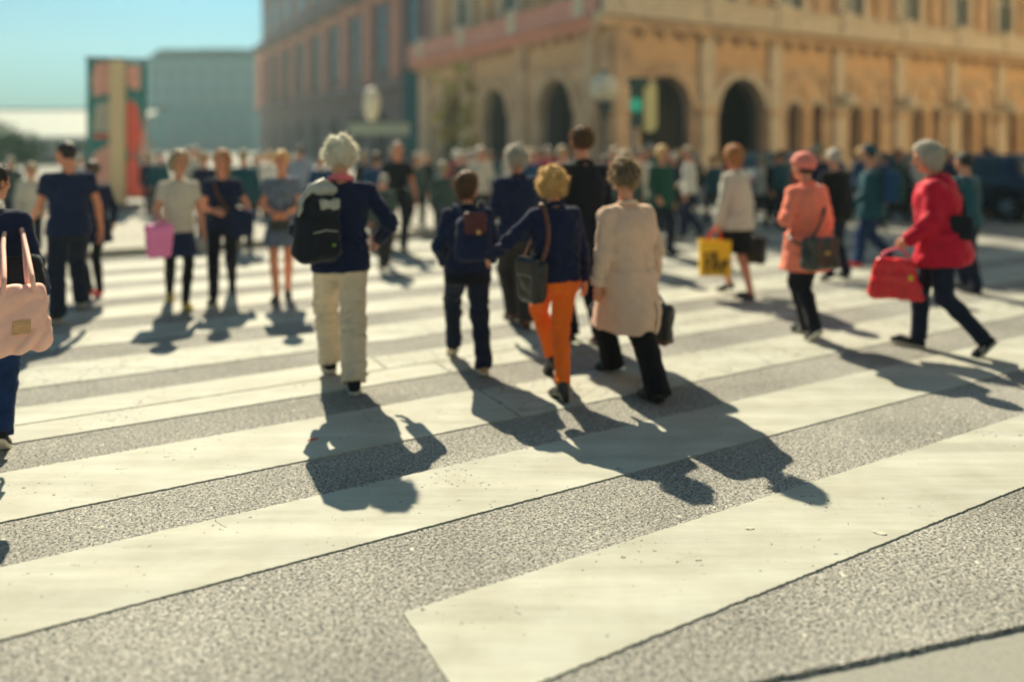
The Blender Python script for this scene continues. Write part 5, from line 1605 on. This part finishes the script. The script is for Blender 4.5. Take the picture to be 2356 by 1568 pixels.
# --- woman in the coral coat
g8 = person('woman in coral coat and coral hat, hands at her waist', (1846, 768), (1877, 790), 357, -22, 'f', ('hat', 'pink'),
            dict(kind='coat', m=CORAL, hem=-.27, t=.042, sleeve='long', collar=CORAL, ch=.012, flare=.0, sr=.066, wr=.052, wr_amp=.011, wr_f=26), tro(INK, w=.062, k=.066, hem=.06, t=.012), sneak,
            armL=(-14, 34, 92, 75), armR=(-4, 9, 30, 30), look=(-14, -2), lean=4, res=NR, group=right, build=1.12, pitch=(6, 40), curl=(40, 40))
c = (-.14, -.27, .72 * g8.s); yw = 0.0
b8 = carried('handbag', 'olive black handbag slung across the coral coat woman\'s back', 'handbag', g8, c, yw)
F_ = Fld(); F_.box((0, 0, .13), (.165, .065, .135), r=.05, k=0, taper=.1); F_.disp(wrinkle(.010, 24, 43)); soft('pouch', F_, ROLIVE, b8)
F_ = Fld(); F_.box((.0, -.045, .19), (.15, .035, .075), r=.03, k=0, taper=-.05); F_.disp(wrinkle(.006, 34, 44)); soft('flap', F_, ROLIVE, b8)
m = MB(); m.box((-.03, -.088, .13), (.03, -.078, .155)); m.build('clasp', BRASS, b8)
t0 = rel(g8, c, yw, g8.shd[1] + V3(-.05, -.05, .085)); t1 = rel(g8, c, yw, g8.tl(.07, -.165, .30))
strap('shoulder_strap', [(-.14, .0, .22), (-.02, .01, .32), t1, t0, t0 + V3(0, .1, -.03), rel(g8, c, yw, g8.tl(0, .18, .15)), (-.2, .18, .25), (-.15, .03, .2)], .013, ROLIVE, b8)

# --- woman in the crimson jacket
g9 = person('grey haired woman in crimson hooded jacket striding left', (2281, 826), (2092, 796), 332, -56, 'f', ('bob', 'grey'),
            dict(kind='jacket', m=RED, hem=-.19, t=.056, sp=.3, sleeve='long', collar=RED, ch=.012, cr=.026, flare=-.005, sr=.072, wr=.056, hood=True, wr_amp=.014, wr_f=22), tro(JEANS, w=.060, k=.066, hem=.07, t=.012), sneak,
            armL=(10, 14, 44, 22), armR=(-4, 8, 22, 10), look=(-8, -6), lean=7, res=NR, group=right, build=1.15, pitch=(52, -4), fuzz=2200, curl=(60, 50), shift=(0.02, 0.05))
hd = g9.wri[0] + g9.fdir[0] * .085
c = (hd[0] - .02, hd[1] + .03, hd[2] - .41); yw = 0.1
b9 = carried('handbag', 'glossy red handbag held by the woman in the crimson jacket', 'handbag', g9, c, yw)
F_ = Fld(); F_.box((0, 0, .145), (.07, .175, .165), r=.045, k=0, taper=.22); F_.disp(wrinkle(.012, 26, 53)); soft('pouch', F_, REDL, b9)
F_ = Fld(); F_.box((-.060, 0.02, .12), (.02, .10, .075), r=.018, k=0); soft('front_pocket', F_, REDL, b9)
m = MB(); m.box((-.092, -.135, .15), (-.07, -.105, .19)); m.build('yellow_charm', M('yellow_charm', (.7, .55, .02), .5, .05), b9)
hr = rel(g9, c, yw, hd)
for sx in (-.04, .04): strap('handle', [(sx, -.11, .29), (sx, -.09, .36), hr, (sx, .09, .36), (sx, .11, .29)], .010, PINKC, b9)
t0 = g9.tl(-.02, -.13, .47)
m = MB(); 
# dark strap down the back
c = tuple(g9.tl(-.16, -.14, .02)); 
bs = carried('shoulder_bag', 'flat dark bag with long strap at the crimson jacket woman\'s side', 'shoulder bag', g9, c, 0)
F_ = Fld(); F_.box((0, 0, .10), (.04, .09, .10), r=.03, k=0); soft('pouch', F_, CANV, bs)
strap('strap', [rel(g9, c, 0, q) for q in (np.array(c) + (0, 0, .18), g9.tl(-.12, -.185, .14), g9.tl(-.05, -.195, .28), g9.tl(.06, -.175, .42), g9.tl(.1, -.06, .535), g9.tl(.1, .1, .45), g9.tl(-.02, .18, .2), g9.tl(-.18, .08, .05), np.array(c) + (0, .05, .16))], .014, CANV, bs)

# --- three women coming towards us
L1 = person('woman in pale blouse, navy skirt and dark tights with pink bag', (430, 713), (391, 692), 349, 148, 'f', ('bob', 'ash'),
            dict(kind='top', name='blouse', m=PALEBL, hem=.0, t=.018, sleeve='short', sr=.054, collar=PALEBL), dict(kind='skirt', m=NAVY2, hem=-.29, flare=.03, tights=BLACK), dict(m=YELS, low=True), armL=(4, 12, 12, 0), armR=(12, 16, 62, 10), look=(-16, -2), res=.0095, group=toward, pitch=(0, 4), curl=(25, 55), fuzz=600)
hd = L1.wri[1] + L1.fdir[1] * .08
c = (hd[0] + .01, hd[1] + .05, hd[2] - .33); yw = 0
bq = carried('tote_bag', 'bright pink bag held up by the woman in the pale blouse', 'bag', L1, c, yw)
F_ = Fld(); F_.box((0, 0, .16), (.125, .05, .17), r=.05, k=0, taper=-.12); F_.disp(wrinkle(.006, 26, 63)); soft('pouch', F_, PINKB, bq)
strap('handle', [(-.07, 0, .31), (-.04, 0, .36), (.04, 0, .36), (.07, 0, .31)], .01, PINKB, bq)

L2 = person('woman in dark top and trousers with a navy bag at her hip', (534, 668), (489, 700), 347, 164, 'f', ('long', 'ginger'),
            dict(kind='top', name='t_shirt', m=NAVY, hem=-.08, t=.016, sleeve='short', sr=.050), tro(INK, w=.052, k=.060, hem=.07, t=.010), dict(m=CANV, sole=RUBW), armL=(-14, 20, 22, 10), armR=(18, 8, 66, 40), look=(18, -4), res=.0095, group=toward, pitch=(35, 0), fuzz=600)
c = (-.20, .12, .74 * L2.s); yw = .2
bq = carried('shoulder_bag', 'navy shoulder bag at the hip of the middle dark dressed woman', 'shoulder bag', L2, c, yw)
F_ = Fld(); F_.box((0, 0, .14), (.14, .05, .15), r=.05, k=0, taper=-.1); F_.disp(wrinkle(.008, 26, 73)); soft('pouch', F_, NAVY2, bq)
F_ = Fld(); F_.box((0, .04, .2), (.13, .03, .08), r=.025, k=0); soft('flap', F_, NAVY2, bq)
strap('strap', [rel(L2, c, yw, q) for q in (np.array(c) + (.10, .03, .26), L2.tl(-.05, .135, .2), L2.tl(.05, .145, .35), L2.tl(.10, .05, .515), L2.tl(.09, -.10, .45), L2.tl(-.1, -.15, .2), np.array(c) + (-.08, -.03, .26))], .014, LEATHB, bq)

L3 = person('bare legged woman in short patterned dress, hands clasped', (662, 684), (634, 696), 348, 168, 'f', ('short', 'blond'),
            dict(kind='top', name='dress_bodice', m=PRINT, hem=.0, t=.016, sleeve='short', sr=.052), dict(kind='skirt', name='dress_skirt', m=PRINT, hem=-.27, flare=.05), dict(m=LEATH, low=True), armL=(14, 8, 58, 48), armR=(14, 8, 58, 48), look=(0, -4), res=.0095, group=toward, pitch=(0, 0), skin=SKIN2, fuzz=600)
hd = (L3.wri[0] + L3.wri[1]) / 2
c = (hd[0], hd[1] + .03, hd[2] - .16)
bq = carried('clutch_bag', 'small black clutch in the bare legged woman\'s hands', 'clutch bag', L3, c, 0)
F_ = Fld(); F_.box((0, 0, .06), (.10, .025, .065), r=.02, k=0); soft('pouch', F_, LEATH, bq)
strap('wrist_loop', [(.06, .0, .12), (.09, .0, .17), (.04, 0.0, .17), (.05, 0, .12)], .006, LEATH, bq)

# --- man in dark polo coming the other way
g15 = person('man in dark polo shirt walking towards us behind the white haired man', (930, 581), (898, 573), 329, 163, 'm', ('short', 'ash'),
             dict(kind='polo', name='polo_shirt', m=INK, hem=-.10, t=.016, sleeve='short', sr=.056, collar=INK), tro(INK, w=.066, k=.066, hem=.05, t=.012), dict(m=CANV), armL=(4, 12, 24, 0), armR=(10, 16, 40, 0), res=.011, group=toward, pitch=(10, 0), skin=SKIN2)

# --- left edge group
g12 = person('man in navy t-shirt with bare arms walking away at left', (128, 742), (186, 712), 328, -44, 'm', ('crop', 'dark'),
             dict(kind='top', name='t_shirt', m=NAVY2, hem=-.10, t=.02, sleeve='short', sr=.062), tro(JEANS, w=.078, k=.076, hem=.05, t=.014), sneak, armL=(18, 10, 40, 0), armR=(-6, 14, 12, 0), look=(-35, -4), res=.009, group=away, build=1.08, skin=SKIN2, pitch=(8, 18))
g13 = person('woman in short dark flared coat and black tights at left', (205, 688), (226, 681), 372, -52, 'f', ('bun', 'brown'),
             dict(kind='coat', m=NAVY, hem=-.22, t=.026, sleeve='long', flare=.05), dict(kind='skirt', m=NAVY, hem=-.20, flare=.03, tights=BLACK), dict(m=REDL, low=True), armL=(-6, 14, 12, 0), armR=(10, 24, 30, 0), look=(0, 0), res=.010, group=away, pitch=(24, 6))
g11 = person('person in navy jacket and blue jeans cut off by the left edge', (-104, 1000), (-2, 1044), 378, -28, 'f', ('short', 'dark'),
             dict(kind='jacket', m=NAVY, hem=-.12, t=.036, sleeve='long', collar=WHITEC, ch=.012, sr=.066, wr=.05, under=(WHITEC, .045)), tro(JEANSB, w=.072, k=.074, hem=.05, t=.014), sneak, armL=(10, 14, 40, 10), armR=(4, 18, 34, 0), look=(40, 0), lean=5, side=2, res=.009, group=away, build=1.15, pitch=(0, 32), shift=(.04, 0.0), fuzz=800)
pb = at(36, 806, 3.95)
dd = np.array(pb[:2]) - g11.mid
c = (dd[0] * math.cos(g11.a) - dd[1] * math.sin(g11.a), dd[0] * math.sin(g11.a) + dd[1] * math.cos(g11.a), pb[2])
bq = carried('tote_bag', 'soft peach coloured tote bag on long straps at the left edge', 'bag', g11, c, .3)
F_ = Fld(); F_.box((0, 0, .16), (.145, .07, .17), r=.05, k=0, taper=.10); F_.disp(wrinkle(.012, 26, 83)); soft('pouch', F_, PEACH, bq)
for sy in (-.03, .03):
    h_ = rel(g11, c, .3, g11.shd[1] + V3(-.02, sy, .07))
    strap('strap', [(-.07, sy * 2, .30), (-.06, sy * 2, .40), h_ + V3(-.06, 0, -.12), h_, h_ + V3(.04, 0, -.12), (.06, sy * 2, .40), (.07, sy * 2, .30)], .012, PEACH, bq)
m = MB()
for z0 in (.298,):
    m.tube([(.115 * math.cos(k_), .052 * math.sin(k_), z0 + .012 * math.sin(2 * k_)) for k_ in np.linspace(0, 6.2832, 25)], .010, 6, caps=False)
m.build('rim', PINKC, bq, True)
m = MB(); m.box((-.03, -.083, .10), (.05, -.066, .17)); m.build('label_patch', LEATHT, bq)
c = tuple(g11.tl(.20, -.16, .0)); 
bq = carried('shoulder_bag', 'dark shoulder bag on a broad teal strap at the left edge', 'shoulder bag', g11, c, 0)
F_ = Fld(); F_.box((0, 0, .10), (.12, .07, .13), r=.065, k=0, taper=.15); F_.disp(wrinkle(.008, 24, 91)); soft('pouch', F_, CANV, bq)
strap('strap', [rel(g11, c, 0, q) for q in (np.array(c) + (.06, 0, .2), g11.tl(.15, -.20, .18), g11.tl(.02, -.215, .32), g11.tl(-.08, -.17, .45), g11.tl(-.10, -.03, .535), g11.tl(-.1, .14, .4), g11.tl(.1, .2, .15), g11.tl(.24, .05, .12), np.array(c) + (.08, .05, .2))], .026, TEALC, bq)

# --- behind, on the right
g10 = person('man in white shirt and navy trousers striding left in the building shade', (1612, 549), (1562, 549), 338, -62, 'm', ('crop', 'ash'),
             dict(kind='shirt', name='shirt', m=WHITEC, hem=-.06, t=.018, sleeve='long', sr=.056), tro(NAVY2, w=.068, k=.068, hem=.05, t=.013), dict(m=LEATH), armL=(-14, 12, 30, 0), armR=(20, 12, 40, 0), res=.012, group=right, pitch=(30, 0))
gt = person('person in teal jacket and blue jeans striding left between coral and crimson coats', (2046, 606), (1962, 616), 334, -58, 'm', ('cap', TEALC),
            dict(kind='jacket', m=TEALC, hem=-.12, t=.04, sleeve='long', sr=.07, wr=.052, hood=True), tro(JEANSB, w=.072, k=.072, hem=.06, t=.014), dict(m=REDL, sole=RUBW), armL=(10, 16, 50, 0), armR=(16, 14, 60, 0), res=.0105, group=right, build=1.15, pitch=(30, 0))
c = tuple(gt.tl(-.02, -.27, .12))
bq = carried('backpack', 'green and blue backpack on the person in the teal jacket', 'backpack', gt, c, 0)
F_ = Fld(); F_.box((0, 0, .20), (.15, .11, .22), r=.07, k=0); F_.disp(wrinkle(.008, 26, 93)); soft('main_pack', F_, BLUEC, bq, .011)
F_ = Fld(); F_.box((0, -.10, .14), (.12, .05, .12), r=.04, k=0); soft('pocket', F_, GREENC, bq, .011)
gb = person('grey haired person in black coat carrying a pale bag behind the coral coat', (1905, 648), (1940, 640), 344, -18, 'f', ('short', 'grey'),
            dict(kind='coat', m=BLACK, hem=-.14, t=.036, sleeve='long', sr=.066, wr=.05), tro(JEANS, w=.066, k=.066, hem=.06, t=.013), dict(m=CANV), armL=(4, 10, 14, 0), armR=(2, 10, 14, 0), res=.0105, group=right, pitch=(20, 4), curl=(60, 60))
hd = gb.wri[0] + gb.fdir[0] * .08
c = (hd[0] + .11, hd[1] - .05, hd[2] - .45)
bq = carried('shopping_bag', 'pale pinkish carrier bag hanging behind the coral coat', 'shopping bag', gb, c, .2)
F_ = Fld(); F_.box((0, 0, .17), (.10, .05, .18), r=.02, k=0); F_.disp(wrinkle(.006, 26, 97)); soft('pouch', F_, cloth('pale_carrier', (.55, .42, .38), .05), bq)
h_ = rel(gb, c, .2, hd)
strap('handle', [(-.05, 0, .34), h_, (.05, 0, .34)], .008, WHITEC, bq)
gd = person('person in dark clothes mostly hidden behind the crimson jacket', (2212, 668), (2236, 676), 352, -28, 'm', ('short', 'dark'),
            dict(kind='jacket', m=TEALC, hem=-.10, t=.03, sleeve='long', sr=.06), tro(JEANS, w=.066, k=.066, hem=.06, t=.013), dict(m=CANV), res=.0115, group=right, pitch=(8, 0))

# --- the crowd beyond: x in the photograph, distance, head-top row, then looks
extra = []
_rs = random.Random(21)
_um = ['NAVY', 'INK', 'BLACK', 'TEALC', 'NAVY2', 'SAGE', 'GREYJ', 'BLUEC']
_un = dict(NAVY='navy', INK='ink black', BLACK='black', TEALC='teal', NAVY2='dark blue', SAGE='sage green', GREYJ='pale grey', BLUEC='blue')
_hn = dict(ash='fair', grey='grey', brown='brown', dark='dark', white='white', blond='blond', ginger='ginger')
_near = ['between the pillar and the pink bag woman', 'left of the pink bag woman\'s head', 'between the pink bag woman and the navy bag woman', 'left of the patterned dress', 'right of the patterned dress', 'under the white oval lantern', 'under the pale direction board',
         'left of the stone post', 'above the little backpack', 'right of the little backpack woman\'s head', 'beside the broad navy man\'s head', 'between broad navy man and tall man', 'left of the globe lamp pole', 'right of the globe lamp pole', 'below the green signal', 'above the tan coat\'s right shoulder',
         'between the tan coat and the white shirt', 'left of the ginger head', 'right of the ginger head', 'left of the coral hat', 'right of the coral hat', 'between the black coat and the teal cap', 'right of the teal cap', 'left of the crimson jacket\'s hair', 'right of the crimson jacket\'s hair', 'by the dark blue car']
for _i, (_x, _w) in enumerate(zip((352, 362, 452, 585, 672, 760, 838, 950, 1085, 1135, 1195, 1270, 1370, 1400, 1455, 1500, 1545, 1650, 1758, 1790, 1862, 1925, 2010, 2060, 2180, 2268), _near)):
    _u = _um[_i * 3 % 8]; _h = ['ash', 'dark', 'grey', 'brown', 'white', 'ginger'][_i % 6]
    extra.append((_x + _rs.uniform(-8, 8), _rs.uniform(13.5, 20) if _x < 1600 else _rs.uniform(15, 19), _rs.uniform(338, 362), _rs.choice('fm'), _rs.choice(['short', 'bob', 'fluffy', 'crop']), _h, globals()[_u], (JEANS, INK, GREYT)[_i % 3], _rs.choice((150, 165, -20, -35)), '%s haired person in %s %s' % (_hn[_h], _un[_u], _w)))
_col2 = ['WHITEC', 'PALEB', 'MAGENTA', 'NAVY', 'GREYJ', 'BLUEC', 'CORAL', 'INK', 'WHITEC']
_nm2 = dict(WHITEC='white', PALEB='pale blue', MAGENTA='magenta', NAVY='navy', GREYJ='pale grey', BLUEC='blue', CORAL='coral', INK='black')
_pl2 = ['far back over the first dark top', 'far back over the navy bag', 'far back under the oval lantern', 'far back right of the white haired man', 'far back by the stone post', 'far back over the burgundy flap', 'far back over the navy jacket', 'far back left of the tall man', 'far back right of the tall man',
        'far back over the blond curls', 'far back left of the signal pole', 'far back right of the signal pole', 'far back beside the green jacket', 'far back left of the yellow bag', 'far back over the grey jacket', 'far back over the coral hat', 'far back over the black coat', 'far back over the teal jacket', 'far back over the crimson jacket', 'far back by the car tail']
for _i, (_x, _w) in enumerate(zip((430, 520, 620, 905, 985, 1050, 1118, 1210, 1385, 1300, 1425, 1465, 1560, 1600, 1690, 1830, 1905, 1975, 2110, 2290), _pl2)):
    _u = _col2[_i * 4 % 9]; _h = ['white', 'ash', 'blond', 'grey', 'ginger'][_i % 5]
    extra.append((_x + _rs.uniform(-6, 6), _rs.uniform(16, 23) if _x < 1580 else _rs.uniform(16, 20), _rs.uniform(336, 356), _rs.choice('fm'), _rs.choice(['short', 'bob', 'fluffy']), _h, globals()[_u], (JEANS, INK, GREYT)[_i % 3], _rs.choice((150, 165, -20, -35)), '%s haired person in %s %s' % (_hn[_h], _nm2[_u], _w)))
crowd = extra + [
    (470, 13.5, 352, 'f', 'fluffy', 'ash', NAVY, JEANS, 150, 'fair haired person in navy between the first two of three women'),
    (560, 12.5, 346, 'm', 'short', 'ash', TEALC, GREYT, -20, 'person in teal jacket right of the woman with navy bag'),
    (598, 17.0, 352, 'f', 'bob', 'grey', SAGE, JEANS, 160, 'grey haired person in sage just left of the bare legged woman'),
    (692, 15.5, 336, 'm', 'short', 'brown', PALEB, NAVY2, -30, 'brown haired man in pale blue shirt right of the bare legged woman'),
    (736, 14.0, 358, 'f', 'cap', TEALC, BLUEC, JEANS, 150, 'person in blue with teal cap left of the white haired man'),
    (866, 13.0, 352, 'm', 'short', 'brown', BLUEC, GREYT, -20, 'person in bright blue just right of the white haired man'),
    (884, 10.6, 402, 'f', 'short', 'grey', SAGE, GREYT, -25, 'short person in sage grey beside the navy jacket elbow'),
    (1020, 12.2, 374, 'f', 'bob', 'ash', SAGE, JEANS, -10, 'short person in sage and dark jeans left of the little backpack'),
    (1064, 16.0, 352, 'f', 'fluffy', 'grey', SAGE, JEANS, 165, 'grey haired person in sage above the little backpack woman'),
    (1104, 14.5, 338, 'm', 'short', 'white', GREYJ, GREYT, 160, 'white haired man in pale grey facing us above the little backpack'),
    (1222, 15.5, 346, 'm', 'short', 'ash', BLUEC, JEANS, 160, 'fair haired person in blue between two men in navy and black'),
    (1242, 18.5, 344, 'f', 'bob', 'brown', MAGENTA, JEANS, 165, 'dark haired woman in magenta left of the tall man'),
    (1262, 16.5, 338, 'f', 'short', 'grey', MAGENTA, GREYT, -20, 'grey haired woman in magenta next to the tall man'),
    (1292, 12.8, 340, 'f', 'curly', 'ash', WHITEC, JEANS, 165, 'light haired woman in white close to the tall man\'s left shoulder'),
    (1413, 13.2, 340, 'f', 'short', 'grey', MAGENTA, JEANS, 170, 'grey haired woman in magenta above the tan coat'),
    (1440, 10.8, 350, 'f', 'curly', 'ash', SAGE, JEANS, -30, 'curly light haired person in sage right behind the tan coat man'),
    (1476, 14.6, 342, 'm', 'short', 'brown', GREYJ, GREYT, 165, 'brown haired man in grey right of the tan coat man\'s head'),
    (1520, 12.0, 338, 'f', 'fluffy', 'blond', GREENC, JEANS, 160, 'blond woman in green beside the man in white shirt'),
    (1496, 16.5, 330, 'm', 'short', 'grey', TEALC, GREYT, -20, 'tall person in teal under the traffic light'),
    (1886, 13.0, 333, 'm', 'fluffy', 'ash', NAVY, GREYT, -15, 'fair haired man in navy right of the coral hat'),
    (2034, 17.0, 352, 'f', 'short', 'dark', BLUEC, JEANS, -25, 'dark haired person in blue left of the crimson jacket'),
    (2162, 16.0, 356, 'f', 'short', 'dark', NAVY, JEANS, -30, 'dark haired person in navy beyond the crimson hood'),
    (2318, 27.0, 378, 'f', 'bob', 'dark', BLACK, BLACK, -20, 'small black dressed figure far off at the right by the facade'),
    (22, 15.0, 362, 'm', 'short', 'grey', SAGE, JEANS, -20, 'grey haired person in sage at the left edge behind'),
    (72, 11.5, 378, 'f', 'bob', 'ash', GREYJ, JEANS, 150, 'fair haired person in grey left of the t-shirt man'),
    (178, 14.0, 356, 'f', 'short', 'grey', PALEB, JEANS, -10, 'grey haired person in pale blue right of the t-shirt man'),
    (655, 21.0, 352, 'f', 'short', 'brown', NAVY, JEANS, 150, 'far person in navy behind the bare legged woman'),
    (1172, 20.0, 347, 'f', 'short', 'grey', GREYJ, GREYT, 160, 'far grey person behind the broad man in navy'),
    (1340, 21.0, 346, 'm', 'short', 'ash', PALEB, JEANS, 170, 'far fair haired man in pale blue behind the tall man'),
    (372, 24.0, 350, 'f', 'short', 'ash', NAVY, GREYT, 160, 'far fair haired person in navy left of the pink bag woman'),
    (1800, 15.5, 346, 'm', 'short', 'dark', TEALC, JEANS, -30, 'dark haired person in teal between grey and coral jackets'),
]
for i, (x, Yd, ty, sx, hs, hcol, um, lm, az, lab) in enumerate(crowd):
    p = at(x, ty, Yd)
    a_ = R_(az)
    fwv = np.array([math.sin(a_), math.cos(a_)]); rtv = np.array([math.cos(a_), -math.sin(a_)])
    st_ = .14 + .1 * random.random(); sg = random.choice((-1, 1))
    b_ = np.array(p[:2])
    person(lab, b_ - rtv * .09 + fwv * st_ * sg, b_ + rtv * .09 - fwv * st_ * sg, p[2], az, sx, (hs, hcol),
           dict(kind='jacket', m=um, hem=-.08 - .1 * random.random(), t=.026, sleeve='long', sr=.06, wr=.048), tro(lm, w=.07, k=.07, hem=.05, t=.014), dict(m=LEATH),
           armL=(random.uniform(-15, 20), 12, random.uniform(10, 60), 10), armR=(random.uniform(-15, 20), 12, random.uniform(10, 60), 10), look=(random.uniform(-25, 25), 0), res=.016 if Yd < 18 else .02,
           group='crowd on the far side of the crossing', px=False, coarse=True, pitch=(18 if sg < 0 else 0, 18 if sg > 0 else 0), build=random.uniform(1.0, 1.12))
